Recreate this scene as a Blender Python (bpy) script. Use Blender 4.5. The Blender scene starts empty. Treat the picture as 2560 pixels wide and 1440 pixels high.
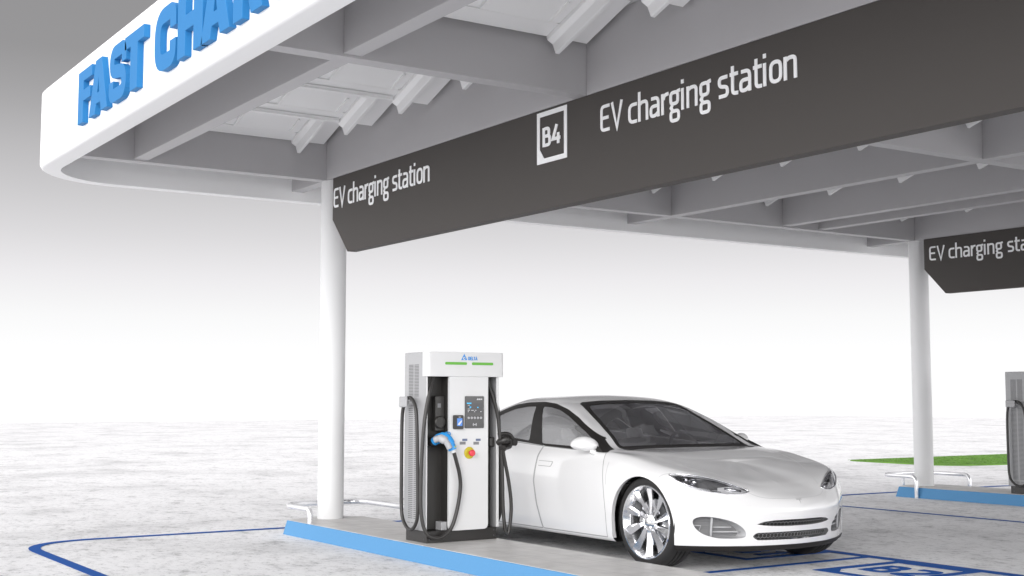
import bpy, bmesh, math, random
from mathutils import Vector, Matrix
from mathutils.geometry import tessellate_polygon
from mathutils.bvhtree import BVHTree

random.seed(7)
SC = bpy.context.scene
COL = SC.collection
PI = math.pi

# ------------------------------------------------------------------ materials
def mat(name, color, rough=0.5, metal=0.0, coat=0.0, spec=0.5, grain=0.0, bump=0.0, bscale=300.0, emit=0.0):
    m = bpy.data.materials.new(name); m.use_nodes = True
    nt = m.node_tree; b = nt.nodes['Principled BSDF']
    b.inputs['Base Color'].default_value = (*color, 1)
    b.inputs['Roughness'].default_value = rough
    b.inputs['Metallic'].default_value = metal
    b.inputs['Coat Weight'].default_value = coat
    b.inputs['Coat Roughness'].default_value = 0.04
    b.inputs['Specular IOR Level'].default_value = spec
    if emit:
        b.inputs['Emission Color'].default_value = (*color, 1)
        b.inputs['Emission Strength'].default_value = emit
    if grain or bump:
        tc = nt.nodes.new('ShaderNodeTexCoord')
        n = nt.nodes.new('ShaderNodeTexNoise'); n.inputs['Scale'].default_value = bscale
        n.inputs['Detail'].default_value = 3
        nt.links.new(tc.outputs['Object'], n.inputs['Vector'])
        if grain:
            r = nt.nodes.new('ShaderNodeMix'); r.data_type = 'RGBA'
            r.inputs[6].default_value = (*[c * (1 - grain) for c in color], 1)
            r.inputs[7].default_value = (*[min(1, c * (1 + grain)) for c in color], 1)
            nt.links.new(n.outputs['Fac'], r.inputs[0]); nt.links.new(r.outputs[2], b.inputs['Base Color'])
        if bump:
            bp = nt.nodes.new('ShaderNodeBump'); bp.inputs['Strength'].default_value = bump
            bp.inputs['Distance'].default_value = 0.002
            nt.links.new(n.outputs['Fac'], bp.inputs['Height']); nt.links.new(bp.outputs['Normal'], b.inputs['Normal'])
    return m

M = {}
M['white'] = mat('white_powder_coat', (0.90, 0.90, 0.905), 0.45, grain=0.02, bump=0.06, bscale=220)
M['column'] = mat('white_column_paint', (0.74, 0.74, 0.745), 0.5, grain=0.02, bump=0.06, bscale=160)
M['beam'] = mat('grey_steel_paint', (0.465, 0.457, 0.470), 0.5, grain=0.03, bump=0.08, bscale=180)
M['panel'] = mat('white_panel_back', (0.88, 0.88, 0.885), 0.4, grain=0.015)
M['alu'] = mat('pale_aluminium', (0.90, 0.90, 0.905), 0.32, 0.1)
M['roof'] = mat('grey_roof_sheet', (0.5, 0.5, 0.5), 0.6, grain=0.03)
M['sign'] = mat('anthracite_sign', (0.078, 0.071, 0.067), 0.6, spec=0.2, grain=0.04, bump=0.05, bscale=150)
M['signtext'] = mat('white_vinyl', (0.96, 0.96, 0.97), 0.45)
M['letter'] = mat('blue_acrylic', (0.020, 0.165, 0.40), 0.6, spec=0.2, grain=0.02)
M['kerb'] = mat('blue_kerb_paint', (0.095, 0.27, 0.50), 0.6, spec=0.2, grain=0.05, bump=0.15, bscale=60)
M['line'] = mat('blue_road_paint', (0.014, 0.095, 0.38), 0.7, spec=0.12, grain=0.12, bump=0.2, bscale=90)
M['chrome'] = mat('chrome', (0.93, 0.93, 0.95), 0.16, 0.6)
M['rim'] = mat('polished_rim', (0.90, 0.90, 0.92), 0.17, 0.92)
M['dark_metal'] = mat('dark_metal', (0.12, 0.12, 0.125), 0.35, 0.8)
M['discmetal'] = mat('brake_steel', (0.55, 0.55, 0.56), 0.25, 1.0)
M['carpaint'] = mat('white_car_paint', (0.755, 0.75, 0.755), 0.22, 0.0, 1.0, grain=0.01, bscale=900)
M['black'] = mat('satin_black', (0.022, 0.020, 0.019), 0.35)
M['trim'] = mat('black_trim', (0.016, 0.014, 0.013), 0.5, spec=0.3)
M['seam'] = mat('panel_gap', (0.26, 0.26, 0.265), 0.8)
M['tyre'] = mat('tyre_rubber', (0.014, 0.013, 0.013), 0.65, grain=0.2, bump=0.25, bscale=120)
M['under'] = mat('underbody', (0.012, 0.012, 0.012), 0.8)
M['seat'] = mat('grey_seat', (0.36, 0.355, 0.36), 0.7, grain=0.1)
M['dash'] = mat('dashboard', (0.10, 0.097, 0.10), 0.6, grain=0.1)
M['cable'] = mat('black_cable', (0.030, 0.028, 0.027), 0.42, bump=0.05, bscale=200)
M['charcoal'] = mat('charcoal_panel', (0.028, 0.026, 0.024), 0.45, grain=0.05)
M['charcoal2'] = mat('charcoal_box', (0.036, 0.034, 0.032), 0.4)
M['cab'] = mat('cabinet_white', (0.68, 0.68, 0.685), 0.38, grain=0.01)
M['cabgrey'] = mat('cabinet_light_grey', (0.36, 0.36, 0.37), 0.42, grain=0.015)
M['slot'] = mat('vent_slot', (0.16, 0.16, 0.165), 0.7)
M['green'] = mat('green_status_light', (0.10, 0.36, 0.03), 0.4, emit=0.2)
M['logo'] = mat('logo_blue', (0.05, 0.28, 0.68), 0.4)
M['gunblue'] = mat('gun_blue_plastic', (0.03, 0.30, 0.72), 0.35)
M['gungrey'] = mat('gun_grey_plastic', (0.42, 0.42, 0.44), 0.35)
M['yellow'] = mat('yellow_plastic', (0.55, 0.46, 0.02), 0.4)
M['yellowgreen'] = mat('lime_plastic', (0.45, 0.52, 0.01), 0.4)
M['red'] = mat('red_button', (0.72, 0.045, 0.07), 0.35)
M['screen'] = mat('screen_glass', (0.035, 0.034, 0.036), 0.12)
M['scr2'] = mat('screen_display', (0.022, 0.022, 0.026), 0.15, emit=0.3)
M['scrblue'] = mat('screen_blue', (0.05, 0.42, 0.75), 0.4, emit=0.5)
M['scrwhite'] = mat('screen_white', (0.6, 0.6, 0.62), 0.4, emit=0.2)
M['lcd'] = mat('card_reader_lcd', (0.06, 0.18, 0.50), 0.3, emit=0.5)
M['sticker'] = mat('grey_sticker', (0.20, 0.20, 0.21), 0.5)
M['stickerblue'] = mat('bluegrey_sticker', (0.13, 0.16, 0.26), 0.5)
M['hood_grey'] = mat('grey_plinth_cover', (0.36, 0.36, 0.37), 0.5)

def ground_material():
    m = bpy.data.materials.new('white_concrete'); m.use_nodes = True
    nt = m.node_tree; b = nt.nodes['Principled BSDF']; L = nt.links
    tc = nt.nodes.new('ShaderNodeTexCoord')
    def noise(scale, detail, rough=0.6, sx=1, sy=1, off=0):
        mp = nt.nodes.new('ShaderNodeMapping'); mp.inputs['Scale'].default_value = (sx, sy, 1)
        mp.inputs['Location'].default_value = (off, off * 0.7, 0)
        mp.inputs['Rotation'].default_value = (0, 0, math.radians(33))
        n = nt.nodes.new('ShaderNodeTexNoise'); n.inputs['Scale'].default_value = scale
        n.inputs['Detail'].default_value = detail; n.inputs['Roughness'].default_value = rough
        L.new(tc.outputs['Object'], mp.inputs['Vector']); L.new(mp.outputs['Vector'], n.inputs['Vector'])
        return n.outputs['Fac']
    def ramp(src, stops):
        r = nt.nodes.new('ShaderNodeValToRGB'); e = r.color_ramp.elements
        e[0].position, e[0].color = stops[0][0], (*[stops[0][1]] * 3, 1)
        e[1].position, e[1].color = stops[-1][0], (*[stops[-1][1]] * 3, 1)
        for p, v in stops[1:-1]:
            x = e.new(p); x.color = (v, v, v, 1)
        L.new(src, r.inputs[0]); return r.outputs[0]
    def mul(a, c, f=1.0):
        x = nt.nodes.new('ShaderNodeMix'); x.data_type = 'RGBA'; x.blend_type = 'MULTIPLY'
        x.inputs[0].default_value = f; L.new(a, x.inputs[6]); L.new(c, x.inputs[7]); return x.outputs[2]
    big = ramp(noise(0.45, 6, 0.65), [(0.34, 0.76), (0.48, 0.95), (0.58, 1.0)])
    mid = ramp(noise(2.2, 12, 0.78, 1.0, 1.3, 3), [(0.35, 0.42), (0.43, 0.83), (0.49, 1.0)])
    fine = ramp(noise(9.0, 12, 0.80, 1.0, 1.6, 9), [(0.36, 0.42), (0.44, 0.84), (0.50, 1.0)])
    speck = ramp(noise(38, 6, 0.75, 1, 1.4, 5), [(0.34, 0.55), (0.41, 0.95), (0.50, 1.0)])
    base = nt.nodes.new('ShaderNodeRGB'); base.outputs[0].default_value = (0.915, 0.91, 0.92, 1)
    c = mul(mul(mul(mul(base.outputs[0], big), mid, 0.75), fine, 0.8), speck, 0.6)
    L.new(c, b.inputs['Base Color'])
    b.inputs['Roughness'].default_value = 0.85; b.inputs['Specular IOR Level'].default_value = 0.06
    bp = nt.nodes.new('ShaderNodeBump'); bp.inputs['Strength'].default_value = 0.25; bp.inputs['Distance'].default_value = 0.01
    L.new(fine, bp.inputs['Height']); L.new(bp.outputs['Normal'], b.inputs['Normal'])
    return m
M['ground'] = ground_material()

def paving_material():
    m = bpy.data.materials.new('pale_paving'); m.use_nodes = True
    nt = m.node_tree; b = nt.nodes['Principled BSDF']; L = nt.links
    tc = nt.nodes.new('ShaderNodeTexCoord')
    n = nt.nodes.new('ShaderNodeTexNoise'); n.inputs['Scale'].default_value = 6; n.inputs['Detail'].default_value = 7
    L.new(tc.outputs['Object'], n.inputs['Vector'])
    r = nt.nodes.new('ShaderNodeValToRGB'); e = r.color_ramp.elements
    e[0].position, e[0].color = 0.3, (0.52, 0.505, 0.495, 1); e[1].position, e[1].color = 0.65, (0.64, 0.625, 0.612, 1)
    L.new(n.outputs['Fac'], r.inputs[0]); L.new(r.outputs[0], b.inputs['Base Color'])
    b.inputs['Roughness'].default_value = 0.42
    return m
M['paving'] = paving_material()

def grass_material():
    m = bpy.data.materials.new('lawn_green'); m.use_nodes = True
    nt = m.node_tree; b = nt.nodes['Principled BSDF']; L = nt.links
    tc = nt.nodes.new('ShaderNodeTexCoord')
    n = nt.nodes.new('ShaderNodeTexNoise'); n.inputs['Scale'].default_value = 3; n.inputs['Detail'].default_value = 8
    L.new(tc.outputs['Object'], n.inputs['Vector'])
    r = nt.nodes.new('ShaderNodeValToRGB'); e = r.color_ramp.elements
    e[0].position, e[0].color = 0.35, (0.090, 0.215, 0.018, 1); e[1].position, e[1].color = 0.65, (0.145, 0.325, 0.030, 1)
    L.new(n.outputs['Fac'], r.inputs[0]); L.new(r.outputs[0], b.inputs['Base Color'])
    b.inputs['Roughness'].default_value = 0.7
    return m
M['grass'] = grass_material()

def glass_material(name, tint, gloss=0.12, film=0.0, fcol=(0.55, 0.55, 0.56)):
    m = bpy.data.materials.new(name); m.use_nodes = True
    nt = m.node_tree; nt.nodes.clear(); L = nt.links
    out = nt.nodes.new('ShaderNodeOutputMaterial')
    tr = nt.nodes.new('ShaderNodeBsdfTransparent'); tr.inputs[0].default_value = (*tint, 1)
    gl = nt.nodes.new('ShaderNodeBsdfGlossy'); gl.inputs['Roughness'].default_value = 0.02
    gl.inputs['Color'].default_value = (0.9, 0.9, 0.92, 1)
    fr = nt.nodes.new('ShaderNodeFresnel'); fr.inputs[0].default_value = 1.5
    ad = nt.nodes.new('ShaderNodeMath'); ad.operation = 'ADD'; ad.inputs[1].default_value = gloss; ad.use_clamp = True
    mx = nt.nodes.new('ShaderNodeMixShader')
    L.new(fr.outputs[0], ad.inputs[0]); L.new(ad.outputs[0], mx.inputs[0])
    fm = nt.nodes.new('ShaderNodeMixShader'); df = nt.nodes.new('ShaderNodeBsdfDiffuse'); df.inputs[0].default_value = (*fcol, 1)
    fm.inputs[0].default_value = film; L.new(tr.outputs[0], fm.inputs[1]); L.new(df.outputs[0], fm.inputs[2])
    L.new(fm.outputs[0], mx.inputs[1]); L.new(gl.outputs[0], mx.inputs[2]); L.new(mx.outputs[0], out.inputs[0])
    return m
M['glass'] = glass_material('tinted_glass', (0.93, 0.93, 0.94), 0.16, 0.36)
M['wglass'] = glass_material('windshield_glass', (0.72, 0.71, 0.73), 0.07, 0.12, (0.40, 0.39, 0.41))
M['lens'] = glass_material('clear_lens', (0.93, 0.93, 0.94), 0.06)

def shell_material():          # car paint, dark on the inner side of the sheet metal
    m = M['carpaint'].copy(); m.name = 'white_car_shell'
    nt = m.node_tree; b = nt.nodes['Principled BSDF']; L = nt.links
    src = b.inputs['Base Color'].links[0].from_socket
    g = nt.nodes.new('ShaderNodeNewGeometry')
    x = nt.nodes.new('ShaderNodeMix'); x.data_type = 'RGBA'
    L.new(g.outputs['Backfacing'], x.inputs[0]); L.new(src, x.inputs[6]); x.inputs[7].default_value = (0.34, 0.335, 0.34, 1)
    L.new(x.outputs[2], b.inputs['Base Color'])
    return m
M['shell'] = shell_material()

# ------------------------------------------------------------------ helpers
class MB:
    def __init__(s): s.v = []; s.f = []; s.m = []
    def add(s, vs, fs, mi=0):
        o = len(s.v); s.v += [tuple(x) for x in vs]
        for f in fs: s.f.append(tuple(i + o for i in f)); s.m.append(mi)
    def box(s, x0, x1, y0, y1, z0, z1, mi=0):
        s.add([(x0,y0,z0),(x1,y0,z0),(x1,y1,z0),(x0,y1,z0),(x0,y0,z1),(x1,y0,z1),(x1,y1,z1),(x0,y1,z1)],
              [(0,3,2,1),(4,5,6,7),(0,1,5,4),(1,2,6,5),(2,3,7,6),(3,0,4,7)], mi)
    def obox(s, c, ax, ay, az, mi=0):   # centre and three half-vectors
        c = Vector(c); ax = Vector(ax); ay = Vector(ay); az = Vector(az)
        vs = [c+sx*ax+sy*ay+sz*az for sz in(-1,1) for (sx,sy) in((-1,-1),(1,-1),(1,1),(-1,1))]
        s.add(vs, [(0,3,2,1),(4,5,6,7),(0,1,5,4),(1,2,6,5),(2,3,7,6),(3,0,4,7)], mi)
    def prism(s, poly, fn, d0, d1, mi=0, holes=()):   # poly 2D loops; fn(x,y,d)->3D
        loops = [list(poly)] + [list(h) for h in holes]
        flat = [p for l in loops for p in l]; n = len(flat)
        tris = tessellate_polygon([[Vector((p[0], p[1], 0)) for p in l] for l in loops])
        vs = [fn(p[0], p[1], d0) for p in flat] + [fn(p[0], p[1], d1) for p in flat]
        fs = []
        for t in tris:
            fs.append(tuple(t)); fs.append(tuple(i + n for i in reversed(t)))
        o = 0
        for l in loops:
            k = len(l)
            for i in range(k):
                a, b = o + i, o + (i + 1) % k
                fs.append((a, b, b + n, a + n))
            o += k
        s.add(vs, fs, mi)
    def tube(s, path, r, seg=12, caps=True, mi=0):
        P = [Vector(p) for p in path]; n = len(P)
        R = r if isinstance(r, (list, tuple)) else [r] * n
        up = None; rings = []
        for i in range(n):
            t = (P[min(i+1, n-1)] - P[max(i-1, 0)]).normalized()
            if up is None:
                up = t.cross(Vector((0.31, 0.2, 1))); 
                if up.length < 1e-3: up = t.cross(Vector((1, 0, 0)))
                up.normalize()
            else:
                up = (up - t * up.dot(t)).normalized()
            w = t.cross(up)
            rings.append([P[i] + R[i] * (math.cos(2*PI*k/seg) * up + math.sin(2*PI*k/seg) * w) for k in range(seg)])
        vs = [v for rg in rings for v in rg]; fs = []
        for i in range(n - 1):
            for k in range(seg):
                a = i*seg + k; b = i*seg + (k+1) % seg
                fs.append((a, b, b + seg, a + seg))
        if caps:
            fs.append(tuple(reversed(range(seg)))); fs.append(tuple(range((n-1)*seg, n*seg)))
        s.add(vs, fs, mi)
    def lathe(s, prof, fn, seg=48, mi=0, closed=False):   # prof (r,h); fn(rcos, rsin, h)->3D
        n = len(prof); vs = []; fs = []
        for k in range(seg):
            a = 2*PI*k/seg
            for r, h in prof: vs.append(fn(r*math.cos(a), r*math.sin(a), h))
        for k in range(seg):
            k2 = (k+1) % seg
            for i in range(n if closed else n-1):
                j = (i+1) % n
                fs.append((k*n+i, k2*n+i, k2*n+j, k*n+j))
        s.add(vs, fs, mi)
    def build(s, name, mats, parent=None, smooth=False, bevel=0.0, autosmooth=None):
        me = bpy.data.meshes.new(name); me.from_pydata(s.v, [], s.f)
        if not isinstance(mats, (list, tuple)): mats = [mats]
        for m in mats: me.materials.append(m)
        for p, i in zip(me.polygons, s.m): p.material_index = i
        bm = bmesh.new(); bm.from_mesh(me); bmesh.ops.recalc_face_normals(bm, faces=bm.faces); bm.to_mesh(me); bm.free()
        if smooth: me.shade_smooth()
        if smooth and autosmooth: me.set_sharp_from_angle(angle=math.radians(autosmooth))
        o = bpy.data.objects.new(name, me); COL.objects.link(o)
        if parent: o.parent = parent
        if bevel:
            b = o.modifiers.new('Bevel', 'BEVEL'); b.width = bevel; b.segments = 2; b.limit_method = 'ANGLE'
            b.angle_limit = math.radians(40); b.harden_normals = False
        return o

def tag(o, label, cat, group=None, kind=None):
    o['label'] = label; o['category'] = cat
    if group: o['group'] = group
    if kind: o['kind'] = kind
    return o
def empty(name, loc):
    o = bpy.data.objects.new(name, None); o.location = loc; o.empty_display_size = 0.2; COL.objects.link(o); return o
def copy_tree(o, parent=None):
    c = o.copy(); COL.objects.link(c)
    if parent: c.parent = parent
    for ch in list(o.children): copy_tree(ch, c)
    return c
def spline(pts, n=10, closed=False):
    P = [Vector(p) for p in pts]; out = []; m = len(P)
    for i in range(m if closed else m - 1):
        if closed: p0, p1, p2, p3 = P[(i-1) % m], P[i], P[(i+1) % m], P[(i+2) % m]
        else: p0, p1, p2, p3 = P[max(i-1, 0)], P[i], P[i+1], P[min(i+2, m-1)]
        for k in range(n):
            t = k / n
            out.append(0.5*((2*p1)+(p2-p0)*t+(2*p0-5*p1+4*p2-p3)*t*t+(3*p1-3*p2+p3-p0)*t**3))
    if not closed: out.append(P[-1])
    return out
def fillet(pts, r, n=5, closed=False):
    P = [Vector(p) for p in pts]; m = len(P); out = []
    for i in range(m):
        if not closed and i in (0, m-1): out.append(P[i]); continue
        a, b, c = P[i-1], P[i], P[(i+1) % m]
        d1, d2 = (a-b), (c-b); rr = min(r, d1.length*0.49, d2.length*0.49)
        if rr < 1e-6: out.append(b); continue
        s_, e = b + d1.normalized()*rr, b + d2.normalized()*rr
        for k in range(n+1):
            t = k/n; out.append(s_*(1-t)**2 + b*2*t*(1-t) + e*t*t)
    return out

# ------------------------------------------------------------------ lettering (own stroke glyphs)
def ribbon(pts, w, closed=False):
    P = [Vector((p[0], p[1])) for p in pts]
    Q = [P[0]]
    for p in P[1:]:
        if (p - Q[-1]).length > 1e-5: Q.append(p)
    if closed and (Q[0]-Q[-1]).length < 1e-5: Q.pop()
    n = len(Q); Lf = []; Rt = []
    for i in range(n):
        if closed: a, b = Q[i-1], Q[(i+1) % n]
        else: a, b = Q[max(i-1, 0)], Q[min(i+1, n-1)]
        d1 = (Q[i]-a).normalized() if (Q[i]-a).length > 1e-6 else (b-Q[i]).normalized()
        d2 = (b-Q[i]).normalized() if (b-Q[i]).length > 1e-6 else d1
        n1 = Vector((-d1.y, d1.x)); n2 = Vector((-d2.y, d2.x)); nn = (n1+n2)
        nn = nn.normalized() if nn.length > 1e-4 else n1
        k = min(1/max(nn.dot(n1), 0.35), 2.2) * w/2
        Lf.append(Q[i]+nn*k); Rt.append(Q[i]-nn*k)
    if closed: return (Lf, [Rt]) if area(Lf) > area(Rt) else (Rt, [Lf])
    return (Lf + list(reversed(Rt)), [])
def area(l): return abs(sum(l[i-1][0]*l[i][1]-l[i][0]*l[i-1][1] for i in range(len(l)))/2)
G = {  # light squarish signage letters: (advance, strokes (points, corner radius, closed))
 'E': (.60, [([(.54,.94),(.06,.94),(.06,.06),(.54,.06)], .16, 0), ([(.11,.51),(.48,.51)], 0, 0)]),
 'V': (.66, [([(.05,1.0),(.33,.02),(.61,1.0)], 0, 0)]),
 'c': (.52, [([(.48,.68),(.06,.68),(.06,.06),(.48,.06)], .22, 0)]),
 'h': (.60, [([(.06,1.07),(.06,0)], 0, 0), ([(.11,.62),(.20,.68),(.48,.68),(.48,0)], .18, 0)]),
 'a': (.58, [([(.08,.68),(.46,.68),(.46,0)], .18, 0), ([(.41,.40),(.06,.40),(.06,.06),(.30,.06),(.43,.15)], .15, 0)]),
 'r': (.40, [([(.06,.74),(.06,0)], 0, 0), ([(.11,.52),(.17,.68),(.38,.70)], .15, 0)]),
 'g': (.58, [([(.07,.68),(.43,.68),(.43,.29),(.07,.29)], .13, 1), ([(.40,.685),(.56,.71)], 0, 0),
             ([(.15,.25),(.08,.16),(.16,.06)], 0, 0), ([(.07,.03),(.47,.03),(.47,-.30),(.07,-.30)], .13, 1)]),
 'i': (.25, [([(.06,.74),(.06,0)], 0, 0), ([(.06,1.04),(.06,.90)], 0, 0)]),
 'n': (.60, [([(.06,.74),(.06,0)], 0, 0), ([(.11,.62),(.20,.68),(.48,.68),(.48,0)], .18, 0)]),
 's': (.52, [([(.44,.68),(.06,.68),(.06,.40),(.44,.34),(.44,.06),(.04,.06)], .16, 0)]),
 't': (.42, [([(.13,.96),(.13,.06),(.38,.05)], .16, 0), ([(.0,.69),(.07,.69)], 0, 0), ([(.19,.69),(.38,.69)], 0, 0)]),
 'o': (.58, [([(.06,.68),(.48,.68),(.48,.06),(.06,.06)], .20, 1)]),
 'B': (.66, [([(.07,1.0),(.07,0)], 0, 0), ([(.13,.93),(.46,.93),(.46,.54),(.13,.54)], .15, 0), ([(.13,.07),(.52,.07),(.52,.50),(.36,.53)], .15, 0)]),
 '4': (.66, [([(.36,1.0),(.06,.28),(.62,.28)], 0, 0), ([(.46,.56),(.46,.34)], 0, 0), ([(.46,.22),(.46,0)], 0, 0)]),
 '2': (.60, [([(.04,.94),(.50,.94),(.50,.58),(.07,.06),(.54,.06)], .14, 0)]),
 '1': (.50, [([(.06,.78),(.26,.94),(.26,0)], 0, 0)]),
 'D': (.66, [([(.07,.07),(.07,.93),(.52,.93),(.52,.07)], .2, 1)]),
 'L': (.54, [([(.07,1.0),(.07,.07),(.50,.07)], 0, 0)]),
 'T': (.60, [([(.0,.93),(.56,.93)], 0, 0), ([(.28,.86),(.28,0)], 0, 0)]),
 'A': (.68, [([(.04,0),(.32,.98),(.60,0)], 0, 0), ([(.20,.27),(.44,.27)], 0, 0)]),
 ' ': (.27, []),
}
def text_width(s): return sum(G[c][0] for c in s) - 0.06
def write(mb, s, fn, x0, y0, cap, width=None, w=.125, d=0.006, mi=0):
    """stroke lettering; fn(x, y, depth) -> 3D"""
    k = (width / text_width(s)) if width else cap
    x = x0; q = 0
    for ch in s:
        adv, st = G[ch]
        for pts, r, cl in st:
            pp = [(p[0], p[1]) for p in fillet([(a, b, 0) for a, b in pts], r, 5, bool(cl))] if r else pts
            outer, holes = ribbon([(p[0]*.94, p[1]) for p in pp], w, bool(cl))
            tr = lambda l: [(x + p[0]*k, y0 + p[1]*cap) for p in l]
            mb.prism(tr(outer), fn, 0.0, d + 0.0003*(q % 4), mi, [tr(h) for h in holes]); q += 1
        x += adv * k

# ------------------------------------------------------------------ world, sun, camera
SUN_EL, SUN_AZ = math.radians(21), math.radians(-50)      # azimuth of the sun measured from +X towards +Y
w = bpy.data.worlds.new('World'); SC.world = w; w.use_nodes = True
nt = w.node_tree; bg = nt.nodes['Background']; L_ = nt.links
tc = nt.nodes.new('ShaderNodeTexCoord'); sp = nt.nodes.new('ShaderNodeSeparateXYZ')
rp = nt.nodes.new('ShaderNodeValToRGB')
L_.new(tc.outputs['Generated'], sp.inputs[0]); L_.new(sp.outputs['Z'], rp.inputs[0])
def gr(p, v): return (p, v, v*(.985 if v < .9 else 1), v*1.005)
stops = [gr(0.0, 1.02), gr(0.036, 1.01), gr(0.062, .955), gr(0.0925, .855), gr(0.123, .72), gr(0.153, .61), gr(0.183, .51),
         gr(0.212, .41), gr(0.227, .37), gr(0.253, .315), gr(0.30, .303), gr(0.38, .36), gr(0.85, .80)]
e = rp.color_ramp.elements
e[0].position = stops[0][0]; e[0].color = (*stops[0][1:], 1); e[1].position = stops[-1][0]; e[1].color = (*stops[-1][1:], 1)
for p, r_, g_, b_ in stops[1:-1]:
    x = e.new(p); x.color = (r_, g_, b_, 1)
# added fill: unseen sky brightened, strongest behind the camera, same for every viewer
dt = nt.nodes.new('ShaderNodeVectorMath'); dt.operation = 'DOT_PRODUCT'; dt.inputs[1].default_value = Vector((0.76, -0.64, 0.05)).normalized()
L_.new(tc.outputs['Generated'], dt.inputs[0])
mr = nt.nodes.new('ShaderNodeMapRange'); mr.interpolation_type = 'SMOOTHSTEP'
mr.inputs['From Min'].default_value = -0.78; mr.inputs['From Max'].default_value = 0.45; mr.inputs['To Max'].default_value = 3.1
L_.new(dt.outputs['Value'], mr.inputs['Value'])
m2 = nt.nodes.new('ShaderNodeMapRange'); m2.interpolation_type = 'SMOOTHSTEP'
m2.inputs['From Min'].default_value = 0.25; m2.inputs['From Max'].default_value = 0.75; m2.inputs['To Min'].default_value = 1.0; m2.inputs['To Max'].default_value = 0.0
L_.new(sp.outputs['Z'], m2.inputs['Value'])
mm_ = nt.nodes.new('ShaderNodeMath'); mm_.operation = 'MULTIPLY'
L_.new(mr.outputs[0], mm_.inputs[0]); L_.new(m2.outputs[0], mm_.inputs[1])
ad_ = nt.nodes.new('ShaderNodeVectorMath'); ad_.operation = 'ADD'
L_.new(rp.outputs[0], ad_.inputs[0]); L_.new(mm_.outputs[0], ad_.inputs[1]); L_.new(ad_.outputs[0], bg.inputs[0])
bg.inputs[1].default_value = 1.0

sl = bpy.data.lights.new('sun', 'SUN'); sl.energy = 1.15; sl.angle = math.radians(20); sl.color = (1.0, 0.985, 0.96)
so = bpy.data.objects.new('sun', sl); COL.objects.link(so)
sd = Vector((math.cos(SUN_EL)*math.cos(SUN_AZ), math.cos(SUN_EL)*math.sin(SUN_AZ), math.sin(SUN_EL)))
so.rotation_euler = sd.to_track_quat('Z', 'Y').to_euler(); so.location = sd * 30

cam = bpy.data.cameras.new('camera'); co = bpy.data.objects.new('camera', cam); COL.objects.link(co)
co.location = (0, 0, 1.30); co.rotation_euler = (math.radians(90 + 4.9484), 0, math.radians(146.5471 - 90))
cam.sensor_width = 36; cam.lens = 36 * 3227.3 / 2560; cam.clip_end = 1000; cam.clip_start = 0.05
SC.camera = co
SC.view_settings.view_transform = 'Standard'; SC.view_settings.look = 'None'
SC.view_settings.exposure = 0.0; SC.view_settings.gamma = 1.0

# ------------------------------------------------------------------ ground, markings, lawn
g = MB(); g.add([(-75.6,-60,0),(25,-60,0),(25,79,0),(-75.6,79,0)], [(0,1,2,3)])
o = g.build('ground', M['ground']); o['kind'] = 'structure'

def flat_strip(name, pts, width, z, closed=False, n=1):
    outer, holes = ribbon(pts, width, closed)
    b = MB(); b.prism(outer, lambda x, y, d: (x, y, d), z, z + 0.002, 0, holes)
    o = b.build(name, M['line']); o['kind'] = 'structure'; return o
ol = [(1.5, 2.80), (-12.36, 2.80), (-12.36, 17.6), (1.5, 17.6)]
ol = [(p.x, p.y) for p in fillet([(a, b, 0) for a, b in ol], 0.75, 10)]
o = flat_strip('road_marking', ol, 0.10, 0.003); tag(o, 'blue outline of the whole bay area on white concrete', 'road marking', kind='structure')
o = flat_strip('road_marking', [(-11.2, 12.19), (-1.0, 12.19)], 0.07, 0.003); tag(o, 'thin straight blue line past the front bumper of the white car', 'road marking', kind='structure')
o = flat_strip('road_marking', [(-8.62, 8.475), (-1.0, 8.475)], 0.115, 0.003); tag(o, 'thick blue line the bay number boxes hang on', 'road marking', kind='structure')
o = flat_strip('road_marking', [(-7.43, 6.05), (-7.43, 8.417)], 0.07, 0.003); tag(o, 'short blue divider between the two bay number boxes', 'road marking', kind='structure')
o = flat_strip('road_marking', [(-11.2, 15.35), (-1.0, 15.35)], 0.07, 0.003); tag(o, 'thin blue line behind the far island', 'road marking', kind='structure')

def bay_box(fn, mb, x0, x1, y0, y1, st, cut, d0, d1, mi=0):
    outer = [(x0,y0),(x1,y0),(x1,y1),(x0,y1)]
    inner = [(x0+st+cut*0.8,y0+st),(x1-st,y0+st),(x1-st,y1-st),(x0+st,y1-st),(x0+st,y0+st+cut)]
    mb.prism(outer, fn, d0, d1, mi, [inner])
ff = lambda x, y, d: (x, y, 0.003 + d)
for x0, num, lb in ((-7.105, 'B2', 'blue painted box on the ground reading B2'), (-8.62, 'B1', 'blue painted bay box half under the nose of the white car')):
    b = MB(); bay_box(ff, b, x0, x0+0.80, 7.45, 8.417, 0.085, 0.14, 0, 0.002)
    write(b, num, ff, x0+0.18, 7.765, 0.39, 0.50, 0.19, 0.002)
    o = b.build('bay_number', M['line']); tag(o, lb, 'road marking', kind='structure')

# lawn: a slab of soil-level turf with many short blades
lawn = [(-19.3, 21.25), (-17.7, 21.15), (-16.9, 21.2), (-16.5, 21.55), (-16.3, 22.4), (-16.3, 34), (-19.3, 34)]
lawn = [(p.x, p.y) for p in fillet([(a, b, 0) for a, b in lawn], 0.4, 6, True)]
b = MB(); b.prism(lawn, lambda x, y, d: (x, y, d), 0.0, 0.02)
for i in range(14000):
    x = random.uniform(-19.25, -16.35); y = random.uniform(21.3, 30)
    if y < 21.0 + max(0, (x + 17.6)) * 0.55 or (x < -18.9 and y < 21.3): continue
    a = random.uniform(0, PI); h = random.uniform(0.003, 0.010); s_ = 0.012
    lx, ly = random.uniform(-.02, .02), random.uniform(-.02, .02)
    b.add([(x-s_*math.cos(a), y-s_*math.sin(a), 0.02), (x+s_*math.cos(a), y+s_*math.sin(a), 0.02), (x+lx, y+ly, 0.02+h)], [(0,1,2)])
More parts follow.
